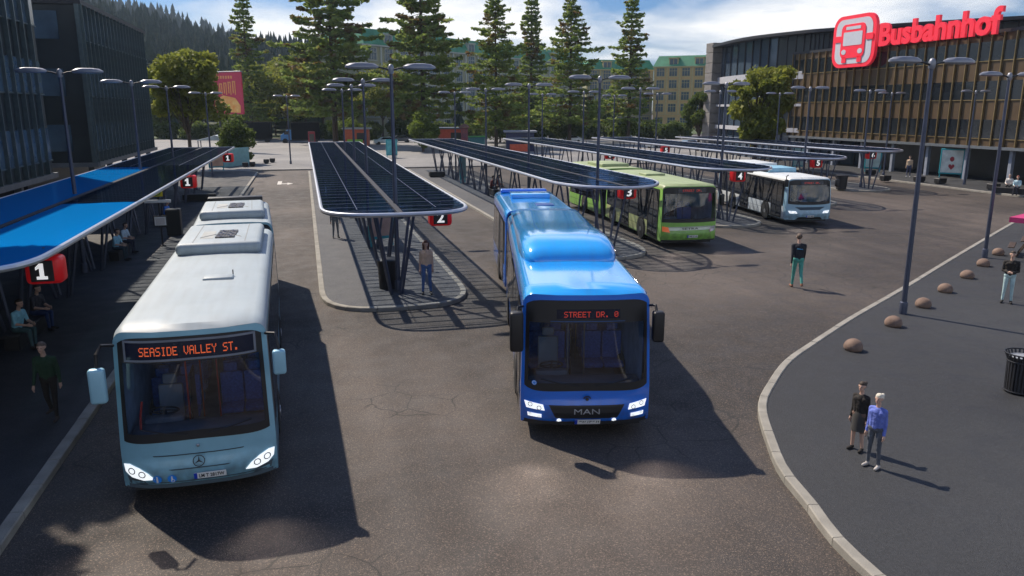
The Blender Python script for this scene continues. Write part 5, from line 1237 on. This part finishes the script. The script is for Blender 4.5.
q = seated(166, 217, RE, 'seated person in bright blue beyond the yellow stop sign', top=(.04, .18, .60), pants=(.10, .08, .05), hair=(.05, .12, .4))
bench((q.x - .1, q.y, .12), R(90), 'dark bench under the person in bright blue')
q = seated(491, 189, RE, 'seated dark haired person under the third canopy, left one', top=(.14, .03, .03), pants=(.05, .03, .03), s=1.05)
q2 = seated(497, 188, RE, 'seated person with reddish top under the third canopy, right one', top=(.20, .05, .04), pants=(.10, .05, .04), s=1.05)
bench(((q.x + q2.x) / 2 - .1, (q.y + q2.y) / 2, .12), R(90), 'wooden looking bench under the seated pair of the third canopy', w=2.4)
q = seated(1009, 187, R(-60), 'seated person in white at the far right in front of the station', top=(.62, .60, .56), pants=(.03, .03, .03), hair=(.35, .3, .26), s=1.05)
q2 = seated(1017, 189, R(-60), 'seated person in pale blue at the far right beside the person in white', top=(.42, .60, .66), pants=(.03, .03, .04), hair=(.3, .1, .06), s=1.05)
bench(((q.x + q2.x) / 2, (q.y + q2.y) / 2, .12), R(-60), 'dark bench under the seated pair in front of the station', w=2.6)

# ------------------------------------------------------------------ smaller things
M_STONE = mat('rounded_stone', (.15, .10, .075), .85, c2=(.24, .165, .125), scale=5, bump=.5)
spots = [(853, 350, .44, 'nearest'), (893, 326, .42, 'second nearest, left of the tall lamp foot'), (923, 307, .40, 'third, right of the tall lamp foot'), (945, 292, .42, 'fourth from the nearest'), (967, 278, .41, 'fifth from the nearest'), (983, 266, .41, 'just left of the far lamp foot'), (998, 255, .41, 'farthest, right of the far lamp foot')]
for i, (px, py, r, t) in enumerate(spots):
    q = at(px, py, .12); m = MB(); m.ell((0, 0, .10), (.25, .25, .22), 18); 
    m.v = [(x * (1 + .05 * noise.noise(Vector((x * 4 + i * 9, y * 4, z * 4)))), y * (1 + .06 * noise.noise(Vector((x * 4, y * 4 + i * 7, z * 4)))), max(0, z)) for x, y, z in m.v]
    o = m.build('stone_bollard', M_STONE, smooth=80); o.location = (q.x, q.y, .12); o.rotation_euler.z = i; tag(o, 'rounded brown stone on the plaza edge, %s' % t, 'stone bollard', 'rounded stones along the plaza kerb')
# slatted bin at the right edge
q = at(1018, 392, .12); root = empty('litter_bin', (q.x, q.y, .12), 'black slatted litter bin at the right picture edge', 'litter bin', s=1.08)
m = MB()
for i in range(26):
    t = 2 * math.pi * i / 26; c, s_ = math.cos(t), math.sin(t); tg = (-s_ * .018, c * .018)
    for (r0, z0, r1, z1) in ((.27, .03, .29, .72), (.29, .72, .35, .86)):
        m.add([(c * r0 + tg[0], s_ * r0 + tg[1], z0), (c * r0 - tg[0], s_ * r0 - tg[1], z0), (c * r1 - tg[0], s_ * r1 - tg[1], z1), (c * r1 + tg[0], s_ * r1 + tg[1], z1),
               (c * (r0 - .012) + tg[0], s_ * (r0 - .012) + tg[1], z0), (c * (r0 - .012) - tg[0], s_ * (r0 - .012) - tg[1], z0), (c * (r1 - .012) - tg[0], s_ * (r1 - .012) - tg[1], z1), (c * (r1 - .012) + tg[0], s_ * (r1 - .012) + tg[1], z1)],
              [(0, 1, 2, 3), (7, 6, 5, 4), (0, 3, 7, 4), (1, 5, 6, 2), (3, 2, 6, 7)])
m.build('slats', M_DARK, root)
m = MB()
for r_r, z in ((.275, .05), (.29, .70), (.35, .87)): m.tube([(r_r * math.cos(2 * math.pi * i / 28), r_r * math.sin(2 * math.pi * i / 28), z) for i in range(28)], .016, 6, closed=True)
m.build('hoop', M_DARK, root, smooth=60)
m = MB(); m.lathe([(.02, .04), (.24, .04), (.25, .78), (.235, .78), (.22, .1), (.02, .09)], n=24); m.build('liner', M_BLACK, root, smooth=40)
m = MB(); m.lathe([(.02, .66), (.20, .66), (.235, .79), (.25, .80), (.25, .785)], n=18); m.build('bin_bag', mat('bin_bag', (.25, .27, .30), .5), root)
# waste boxes
def dark_bin(px, py, label, w=.6, h=.95, z=.12, tap=.88):
    q = at(px, py, z); root = empty('waste_bin', (q.x, q.y, z), label, 'waste bin', 'dark waste bins')
    m = MB(); m.lathe([(w * .5 * tap, 0), (w * .5 * tap, .03), (w * .5, h * .9), (w * .46, h * .9)], n=14); m.build('bin_body', M_BLACK, root, smooth=40)
    k = MB(); k.lathe([(w * .52, h * .9), (w * .54, h * .96), (w * .4, h), (.02, h * 1.01)], n=14); k.build('bin_rim', M_DARK, root, smooth=40)
dark_bin(388, 288, 'dark bin among the posts at the tip of the second canopy', w=.7, h=1.1)
dark_bin(841, 189, 'dark bin on the road side behind the white bus', w=.9, h=1.15)
def cube_seat(px, py, label, w=1.0, z=.12):
    q = at(px, py, z); root = empty('cube_seat', (q.x, q.y, z), label, 'seat block', 'black seat blocks'); m = MB(); m.rbox(-w / 2, w / 2, -.3, .3, .1, .5, .03, seg=1); m.build('seat', M_BLACK, root)
    m = MB(); m.box(-w / 2 + .1, w / 2 - .1, -.22, .22, 0, .1); m.build('plinth', M_DARK, root)
for px, py, t in ((245.5, 167, 'nearest of four by the left canopy end'), (252.5, 166.5, 'second of four by the left canopy end'), (266.5, 163.5, 'third of four by the left canopy end'), (272.5, 162.5, 'farthest of four by the left canopy end')): cube_seat(px, py, 'black seat block on pale paving, ' + t, .62)
for px, py, t in ((885, 181, 'right of the man in the cream jacket'), (940, 184, 'left of the heart poster'), (993, 190, 'beside the seated pair'), (870.5, 175, 'below the number six sign'), (919, 182, 'between the two plaza side lamps')): cube_seat(px, py, 'black seat block before the station, ' + t, .8)
cube_seat(437, 177, 'black low seat block at the far end of the third canopy', 1.5)
cube_seat(200, 201, 'long dark seat block behind the pale blue bus', 2.2)
# stop sign with timetable by the left platform
q = at(163, 246, .12); root = empty('bus_stop_sign', (q.x, q.y, .12), 'black pole with yellow round H plate and timetable board on the left platform', 'stop sign')
m = MB(); m.cyl((0, 0, 0), (0, 0, 2.75), .04, n=10); m.cyl((0, 0, 0), (0, 0, .05), .14, n=12); m.build('pole', M_BLACK, root)
m = MB(); m.rbox(-.30, .22, -.07, -.03, 2.35, 2.80, .03, seg=2); yo = m.build('stop_plate', M_YELLOW, root)
m = MB(); n = 24
m.add([((-.04 + rr * math.cos(2 * math.pi * i / n)), -.075, 2.575 + rr * math.sin(2 * math.pi * i / n)) for i in range(n) for rr in (.15, .19)], [(2 * i, 2 * ((i + 1) % n), 2 * ((i + 1) % n) + 1, 2 * i + 1) for i in range(n)])
text_fit(m, 'H', (-.11, -.072, 2.49), (1, 0, 0), (0, 0, 1), .14, .17, .01, off=.02); m.build('stop_symbol', M_GREENP, yo)
m = MB(); m.rbox(-.62, .55, -.06, .0, 2.05, 2.2, .02, seg=1); m.build('name_board', M_WHITE, root)
m = MB(); m.rbox(-.30, .30, -.08, -.02, .95, 1.45, .02, seg=1); to = m.build('timetable_case', M_BLACK, root)
m = MB(); m.box(-.24, .26, -.09, -.081, 1.0, 1.40); t2 = m.build('timetable_sheet', M_PLATE, to)
m = MB()
for i in range(7): m.box(-.20, .20, -.094, -.0905, 1.04 + i * .045, 1.055 + i * .045)
m.build('timetable_rows', mat('print_pinkgrey', (.45, .25, .25), .7), t2) if False else m.build('timetable_rows', mat('print_grey', (.35, .25, .25), .7), to)
m = MB(); m.rbox(-.35, .35, .15, .75, .0, 1.35, .04, seg=1); 
o = m.build('ticket_machine', M_BLACK); o.location = (q.x + .05, q.y + 3.0, .12); tag(o, 'black ticket box behind the yellow stop sign', 'ticket machine')
def yellow_h(px, py, z, label):
    q = at(px, py, z); root = empty('stop_plate_sign', (q.x, q.y, .12), label, 'stop sign', 'yellow stop plates under canopies'); m = MB(); m.cyl((0, .04, 0), (0, .04, z - .1), .03, n=8); m.build('pole', M_BLACK, root)
    m = MB(); m.rbox(-.25, .25, -.02, .02, z - .45, z + .05, .03, seg=1); yo = m.build('plate', M_YELLOW, root); m = MB(); text_fit(m, 'H', (-.09, -.025, z - .32), (1, 0, 0), (0, 0, 1), .18, .22, .01, off=.02); m.build('stop_symbol', M_GREENP, yo)
yellow_h(376, 173, 2.7, 'yellow stop plate seen through the second canopy glass')
yellow_h(752, 144, 2.6, 'yellow stop plate right of the fourth canopy lamps')
# advertising cases with teal frames
def ad_case(px, py, rz, label, colr, z=.12, w=1.3, h=2.3):
    q = at(px, py, z); root = empty('advertising_case', (q.x, q.y, z), label, 'advertising case', 'teal framed poster cases', rz=rz)
    m = MB(); m.rbox(-w / 2, w / 2, -.09, .09, .35, h, .04, seg=1); m.cyl((-w / 2 + .1, 0, 0), (-w / 2 + .1, 0, .4), .05); m.cyl((w / 2 - .1, 0, 0), (w / 2 - .1, 0, .4), .05); m.build('frame', M_TEAL, root)
    m = MB(); m.box(-w / 2 + .12, w / 2 - .12, -.105, -.092, .5, h - .14); po = m.build('poster', mat('poster_%d' % len(MATS), colr, .5, var=.25, scale=1.5), root); return root, po
ad_case(382, 246, R(20), 'teal framed poster case with skin toned advert under the second canopy', (.45, .30, .24))
r_, po = ad_case(950, 178, R(-52), 'teal framed poster case with a dark red heart shape before the station', (.55, .60, .55), w=2.0, h=2.7)
m = MB(); pts = []
for i in range(24):
    t = 2 * math.pi * i / 24; pts.append((.016 * 16 * math.sin(t) ** 3, -.115, 1.05 + .019 * (13 * math.cos(t) - 5 * math.cos(2 * t) - 2 * math.cos(3 * t) - math.cos(4 * t))))
m.add(pts, [tuple(range(24))]); m.ell((0, -.09, 1.75), (.22, .03, .28), 12); m.build('poster_heart', mat('heart_red', (.30, .02, .03), .5), po)
ad_case(872, 172, R(-52), 'teal framed pale poster case below the number six sign', (.40, .52, .46), w=1.6, h=2.5)
ad_case(798, 170, R(-20), 'teal framed poster case beside the number five sign', (.30, .45, .42), w=1.3, h=2.4)
ad_case(217, 171, R(25), 'teal framed poster case under the far end of the left canopy', (.55, .33, .22), w=1.6, h=2.4)
ad_case(392, 158, R(10), 'bright teal poster case beyond the far end of the second canopy', (.10, .42, .45), w=1.5, h=2.4)
ad_case(463, 183, R(60), 'teal framed poster case between posts of the third canopy', (.05, .16, .18), w=1.3, h=2.4)
# pink parasol and dark table at the right edge
q = at(1068, 217, 2.3); root = empty('parasol', (q.x, q.y, .12), 'pink parasol cut by the right picture edge', 'parasol')
m = MB(); a = 1.55; m.add([(-a, -a, 2.15), (a, -a, 2.15), (a, a, 2.15), (-a, a, 2.15), (0, 0, 2.75)], [(0, 1, 4), (1, 2, 4), (2, 3, 4), (3, 0, 4)]); 
for i in range(4):
    p0 = Vector(m.v[i]); p1 = Vector(m.v[(i + 1) % 4]); m.add([p0, p1, p1 - Vector((0, 0, .2)), p0 - Vector((0, 0, .2))], [(0, 1, 2, 3)])
m.build('canopy', mat('pink_fabric', (.42, .03, .14), .8, var=.1), root); root.rotation_euler.z = R(25)
m = MB(); m.cyl((0, 0, 0), (0, 0, 2.7), .03); m.build('pole', M_DARK, root); m = MB(); m.cyl((0, 0, 0), (0, 0, .08), .3, n=20); m.build('foot', M_DARK, root)
q = at(1030, 256, .12); root = empty('picnic_table', (q.x, q.y, .12), 'dark wooden table with slanted legs beside the pink parasol', 'table', rz=R(40))
WD = mat('dark_wood', (.05, .03, .02), .7, var=.3, scale=4)
m = MB(); m.rbox(-.8, .8, -.4, .4, .70, .76, .02, seg=1); m.build('tabletop', WD, root)
for sx_ in (-.6, .6):
    for sy in (-1, 1): m = MB(); m.cyl((sx_, sy * .5, 0), (sx_, sy * .15, .7), .04, n=6); m.build('leg', WD, root)
for sy in (-1, 1): m = MB(); m.rbox(-.8, .8, sy * .72 - .13, sy * .72 + .13, .40, .45, .02, seg=1); m.build('seat', WD, root)
# trucks, kiosks, cars, billboard on the far side
def truck(px, D, label, cab=None, L=5.2, boxc=(.006, .006, .008), rz=0):
    g = far(px, D); root = empty('box_truck', (g.x, g.y, .0), label, 'truck', 'black box trucks', rz=rz)
    m = MB(); m.rbox(-L / 2, L / 2, -1.2, 1.2, .75, 3.9, .06, seg=1); m.build('cargo_box', mat('truck_black', boxc, .9, spec=.1), root)
    m = MB(); m.box(-L / 2 - (1.9 if cab else 0), L / 2 - .1, -.9, .9, .45, .75); m.build('chassis', M_BLACK, root)
    if cab:
        m = MB(); x = -L / 2; m.prism([(0, 0), (0, 0)], 0, 0) if False else None
        pr = [(x - .05, .6), (x - .05, 2.5), (x - .7, 2.5), (x - 1.6, 1.7), (x - 1.95, 1.5), (x - 2.0, .6)]; n = len(pr)
        m.add([(a, -1.1, b) for a, b in pr] + [(a, 1.1, b) for a, b in pr], [tuple(range(n)), tuple(range(2 * n - 1, n - 1, -1))] + [(i, (i + 1) % n, n + (i + 1) % n, n + i) for i in range(n)]); m.build('cab', mat('cab_blue', cab, .3, coat=.5), root)
        m = MB(); m.box(x - 1.35, x - .35, -1.13, -1.102, 1.65, 2.3); m.build('window', M_SIDEGL, root)
    for xx in ((-L / 2 - 1.2) if cab else -L / 2 + .7, L / 2 - .9):
        for sy in (-1, 1):
            m = MB(); m.lathe([(.2, -.14), (.46, -.12), (.48, 0), (.46, .12), (.2, .14)], n=18, axis='y'); m.build('wheel', M_RUBBER, root, loc=(xx, sy * 1.05, .48), smooth=40)
truck(304, 150, 'black box truck with blue cab parked beyond the far paving', cab=(.03, .20, .50), rz=R(2))
truck(256, 152, 'black box truck without visible cab left of the blue cabbed one', rz=R(-2))
def car(px, D, rz, colr, label):
    g = far(px, D); root = empty('parked_car', (g.x, g.y, 0), label, 'car', 'cars parked beyond the bus lanes', rz=rz); m = MB()
    side = [(-2.1, .35), (-2.15, .75), (-1.95, .95), (-1.2, 1.02), (-.6, 1.42), (.9, 1.45), (1.6, 1.05), (2.1, .95), (2.15, .4)]; n = len(side)
    def wy(z): return .86 - .22 * max(0, z - .95) / .5
    m.add([(a, -wy(b), b) for a, b in side] + [(a, wy(b), b) for a, b in side], [tuple(range(n)), tuple(range(2 * n - 1, n - 1, -1))] + [(i, (i + 1) % n, n + (i + 1) % n, n + i) for i in range(n)]); m.build('body', mat('car_%02d%02d' % (int(colr[0] * 99), int(colr[2] * 99)), colr, .3, .2, coat=.8), root)
    for sy in (-1, 1):
        m = MB(); m.add([(-1.0, sy * (wy(1.02) + .012), 1.03), (1.3, sy * (wy(1.02) + .012), 1.03), (.8, sy * (wy(1.38) + .012), 1.38), (-.5, sy * (wy(1.38) + .012), 1.38)], [(0, 1, 2, 3)]); m.build('side_window', M_SIDEGL, root)
        for x in (-1.3, 1.3): m = MB(); m.lathe([(.15, -.1), (.3, -.1), (.32, 0), (.3, .1), (.15, .1)], n=16, axis='y'); m.build('wheel', M_RUBBER, root, loc=(x, sy * .8, .32), smooth=40)
car(384, 142, R(5), (.45, .60, .66), 'pale blue grey car parked behind the second canopy end'); car(399, 150, R(3), (.05, .06, .08), 'dark car partly behind the teal poster case')
car(432, 146, R(-4), (.55, .62, .66), 'silver car left of the small green tree'); car(571, 150, R(4), (.5, .55, .6), 'silver car below the dark bush'); car(660, 130, R(20), (.55, .6, .62), 'silver car in front of the ochre building')
car(690, 128, R(10), (.12, .2, .3), 'dark blue car near the stone pier')
def kiosk(px, D, label, wc, rc=(.42, .44, .44), w=4.0, h=2.9, panel=(.25, .55, .05)):
    g = far(px, D); root = empty('kiosk', (g.x, g.y, 0), label, 'kiosk', 'street kiosks', rz=R(-12)); m = MB(); m.box(-w / 2, w / 2, -1.2, 1.2, .1, h); m.build('wall', mat('kiosk_%d' % px, wc, .6), root)
    m = MB(); m.rbox(-w / 2 - .4, w / 2 + .4, -1.6, 1.6, h, h + .28, .05, seg=1); m.build('roof', mat('kiosk_roof_%d' % px, rc, .6), root)
    m = MB(); m.box(.1, w / 2 - .2, -1.25, -1.201, 1.0, 2.3); m.build('hatch_window', M_BLACK, root)
    m = MB(); m.box(-w / 2 + .5, w / 2 - .9, -1.7, -1.3, .1, 1.2); m.build('counter', mat('kiosk_panel_%d' % px, panel, .6), root)
kiosk(356, 138, 'kiosk with orange wall and pale roof behind the second canopy end', (.55, .12, .05))
kiosk(450, 140, 'kiosk with red wall behind the third canopy end', (.50, .08, .05), (.1, .14, .2), w=4.5)
kiosk(520, 120, 'dark blue kiosk with red side behind the third and fourth canopies', (.03, .04, .10), (.25, .27, .3), w=4.2, panel=(.7, .12, .05))
g = far(464, 124); root = empty('advertising_column', (g.x, g.y, 0), 'dark advertising column with brown cap right of the red kiosk', 'advertising column')
m = MB(); m.lathe([(.62, 0), (.62, .3), (.55, .32), (.55, 3.4), (.62, 3.45)], n=18); m.build('drum', mat('column_dark', (.10, .05, .09), .6, c2=(.35, .08, .06), scale=1.2), root, smooth=30)
m = MB(); m.lathe([(.85, 3.45), (.85, 3.6), (.5, 3.95), (.1, 4.1)], n=18); m.build('cap', mat('cap_brown', (.20, .10, .07), .6), root, smooth=30)
g = far(476, 128); root = empty('utility_cabinet', (g.x, g.y, 0), 'green roofed utility cabinet beside the advertising column', 'cabinet'); m = MB(); m.box(-1.3, 1.3, -.6, .6, .1, 1.9); m.build('case', mat('cab_teal', (.05, .2, .22), .6), root); m = MB(); m.rbox(-1.5, 1.5, -.8, .8, 1.9, 2.1, .04, seg=1); m.build('lid', mat('cab_green', (.10, .38, .10), .6), root)
g = far(310, 138); root = empty('phone_box', (g.x, g.y, 0), 'dark red phone box at the corner of the second canopy', 'phone box'); m = MB(); m.rbox(-.6, .6, -.6, .6, .1, 2.5, .05, seg=1); m.build('case', mat('dark_red', (.25, .01, .03), .4), root); m = MB(); m.box(-.4, .4, -.62, -.605, .8, 2.1); m.build('pane', M_SIDEGL, root)
g = far(229, 118); root = empty('billboard', (g.x, g.y, 0), 'red billboard with orange lettering shapes behind the round tree', 'billboard', rz=R(-40)); m = MB(); m.cyl((-2, 0, 0), (-2, 0, 6.5), .14); m.cyl((2, 0, 0), (2, 0, 6.5), .14); m.build('post', M_DARK, root)
m = MB(); m.rbox(-2.9, 2.9, -.15, .15, 5.6, 11.6, .06, seg=1); pn = m.build('panel', mat('billboard_red', (.50, .03, .08), .5, c2=(.60, .05, .10), scale=.3), root)
m = MB(); m.rbox(-2.95, 2.95, -.2, .2, 11.6, 11.75, .04, seg=1); m.build('top_rail', M_HEADL, root)
m = MB()
for i in range(5): 
    x0 = -2.3 + i * .86; m.box(x0, x0 + .22, -.19, -.155, 8.6, 9.9 + .1 * i); m.box(x0 + .42, x0 + .60, -.19, -.156, 8.4, 9.95 + .1 * i); m.box(x0, x0 + .6, -.192, -.157, 9.75 + .1 * i, 9.95 + .1 * i)
for i in range(6): m.box(-1.6 + .5 * i, -1.3 + .5 * i, -.19, -.155, 10.7, 11.1)
m.build('letter_shapes', mat('billboard_orange', (.80, .35, .12), .5), pn)
m = MB(); m.add([(-2.6, -.18, 6.3), (-1.2, -.18, 6.1), (.4, -.18, 5.9), (2.4, -.18, 5.8), (2.5, -.18, 6.8), (1.6, -.18, 7.9), (.6, -.18, 8.1), (-.8, -.18, 8.3), (-2.5, -.18, 7.6)], [tuple(range(9))]); m.build('flame_shape', mat('billboard_flame', (.85, .30, .05), .5, c2=(.9, .6, .2), scale=1.4), pn)
# low wall and glass shelter at the far left canopy end
g = at(236, 166, .12); root = empty('low_wall', (g.x, g.y, .12), 'pale teal low wall at the far end of the left canopy', 'low wall', rz=R(60)); m = MB(); m.rbox(-2.5, 2.5, -.15, .15, 0, 2.0, .03, seg=1); m.build('panel', mat('pale_teal', (.20, .40, .40), .6), root)
g = far(214, 96); root = empty('glass_shelter', (g.x, g.y, .1), 'small pale peaked shelter beyond the left canopy end', 'shelter'); m = MB(); m.add([(-2.2, -1.5, 2.6), (2.2, -1.5, 2.6), (2.2, 1.5, 2.6), (-2.2, 1.5, 2.6), (0, -1.5, 3.2), (0, 1.5, 3.2)], [(0, 4, 5, 3), (4, 1, 2, 5), (0, 1, 4), (2, 3, 5), (3, 2, 1, 0)]); m.build('roof', mat('pale_roof', (.5, .58, .62), .5), root)
for xx in (-2, 2):
    for yy in (-1.3, 1.3): m = MB(); m.cyl((xx, yy, 0), (xx, yy, 2.6), .06); m.build('post', M_POLE, root)

# ------------------------------------------------------------------ haze
HAZE = .00016
if HAZE:
    hz_ = MB(); hz_.box(-1500, 1500, -120, 1700, -2, 150)
    hm_, nt = new_mat('haze_air'); o_ = nd(nt, 'ShaderNodeOutputMaterial'); pv = nd(nt, 'ShaderNodeVolumePrincipled'); pv.inputs['Density'].default_value = HAZE; pv.inputs['Color'].default_value = (.62, .80, 1, 1); pv.inputs['Anisotropy'].default_value = .2
    nt.links.new(pv.outputs[0], o_.inputs['Volume']); ho = hz_.build('haze', hm_); tag(ho, 'thin bluish air haze', 'haze', kind='stuff')
# ------------------------------------------------------------------ light, sky, camera
SUN = Vector((-.46, .755, 1.0)).normalized(); elev = math.asin(SUN.z); az = math.atan2(SUN.x, SUN.y)
sl = bpy.data.lights.new('sun', 'SUN'); sl.energy = 5.0; sl.angle = R(.8); sl.color = (1, .87, .72)
so = bpy.data.objects.new('sun', sl); col.objects.link(so); so.rotation_euler = (-SUN).to_track_quat('-Z', 'Y').to_euler()
w = bpy.data.worlds.new('World'); sc.world = w; w.use_nodes = True; nt = w.node_tree; nt.nodes.clear(); L = nt.links.new
out = nd(nt, 'ShaderNodeOutputWorld'); bg = nd(nt, 'ShaderNodeBackground'); L(bg.outputs[0], out.inputs[0]); bg.inputs[1].default_value = .050
sky = nd(nt, 'ShaderNodeTexSky'); sky.sky_type = 'NISHITA'; sky.sun_disc = False; sky.sun_elevation = elev; sky.sun_rotation = az; sky.air_density = 1.2; sky.dust_density = 1.5; sky.ozone_density = 2
tc = nd(nt, 'ShaderNodeTexCoord'); sx_ = nd(nt, 'ShaderNodeSeparateXYZ'); L(tc.outputs['Generated'], sx_.inputs[0])
zz = nd(nt, 'ShaderNodeMath', operation='ADD'); L(sx_.outputs[2], zz.inputs[0]); zz.inputs[1].default_value = .16
def dv(a):
    n = nd(nt, 'ShaderNodeMath', operation='DIVIDE'); L(a, n.inputs[0]); L(zz.outputs[0], n.inputs[1]); return n.outputs[0]
cb_ = nd(nt, 'ShaderNodeCombineXYZ'); L(dv(sx_.outputs[0]), cb_.inputs[0]); L(dv(sx_.outputs[1]), cb_.inputs[1])
mp = nd(nt, 'ShaderNodeMapping'); L(cb_.outputs[0], mp.inputs[0]); mp.inputs['Location'].default_value = (4.1, 1.7, 0)
n1 = nd(nt, 'ShaderNodeTexNoise'); n1.inputs['Scale'].default_value = .75; n1.inputs['Detail'].default_value = 9; n1.inputs['Roughness'].default_value = .55; n1.inputs['Distortion'].default_value = .3; L(mp.outputs[0], n1.inputs['Vector'])
cr = nd(nt, 'ShaderNodeMapRange'); cr.inputs['From Min'].default_value = .40; cr.inputs['From Max'].default_value = .56; L(n1.outputs['Fac'], cr.inputs[0])
n2 = nd(nt, 'ShaderNodeTexNoise'); n2.inputs['Scale'].default_value = 1.7; n2.inputs['Detail'].default_value = 7; L(mp.outputs[0], n2.inputs['Vector'])
ccr = nd(nt, 'ShaderNodeValToRGB'); ccr.color_ramp.elements[0].position = .28; ccr.color_ramp.elements[1].position = .52
ccr.color_ramp.elements[0].color = (10.5, 11.8, 14.0, 1); ccr.color_ramp.elements[1].color = (18.0, 17.8, 17.4, 1); L(n2.outputs['Fac'], ccr.inputs[0])
hi = nd(nt, 'ShaderNodeMapRange'); hi.inputs['From Min'].default_value = .30; hi.inputs['From Max'].default_value = .60; hi.inputs['To Min'].default_value = 1; hi.inputs['To Max'].default_value = .08; L(sx_.outputs[2], hi.inputs[0])
cm = nd(nt, 'ShaderNodeMath', operation='MULTIPLY'); L(cr.outputs[0], cm.inputs[0]); L(hi.outputs[0], cm.inputs[1])
mx = nd(nt, 'ShaderNodeMixRGB'); L(cm.outputs[0], mx.inputs[0]); tn = nd(nt, 'ShaderNodeMixRGB', blend_type='MULTIPLY'); tn.inputs[0].default_value = 1; tn.inputs[2].default_value = (.52, .95, 1.7, 1); L(sky.outputs[0], tn.inputs[1]); L(tn.outputs[0], mx.inputs[1]); L(ccr.outputs[0], mx.inputs[2]); L(mx.outputs[0], bg.inputs[0])

cam = bpy.data.cameras.new('camera'); cam.sensor_width = 36; cam.lens = FOC / 1024 * 36; cam.clip_end = 5000; cam.clip_start = .1
co = bpy.data.objects.new('camera', cam); col.objects.link(co); co.location = CAM
co.rotation_euler = (math.pi / 2 - PIT, 0, -YAW); sc.camera = co
sc.view_settings.view_transform = 'Standard'; sc.view_settings.look = 'None'; sc.view_settings.exposure = .36; sc.view_settings.gamma = 1
sc.render.engine = 'CYCLES'; sc.cycles.max_bounces = 8; sc.cycles.transparent_max_bounces = 16
sc.render.resolution_x = 1024; sc.render.resolution_y = 576
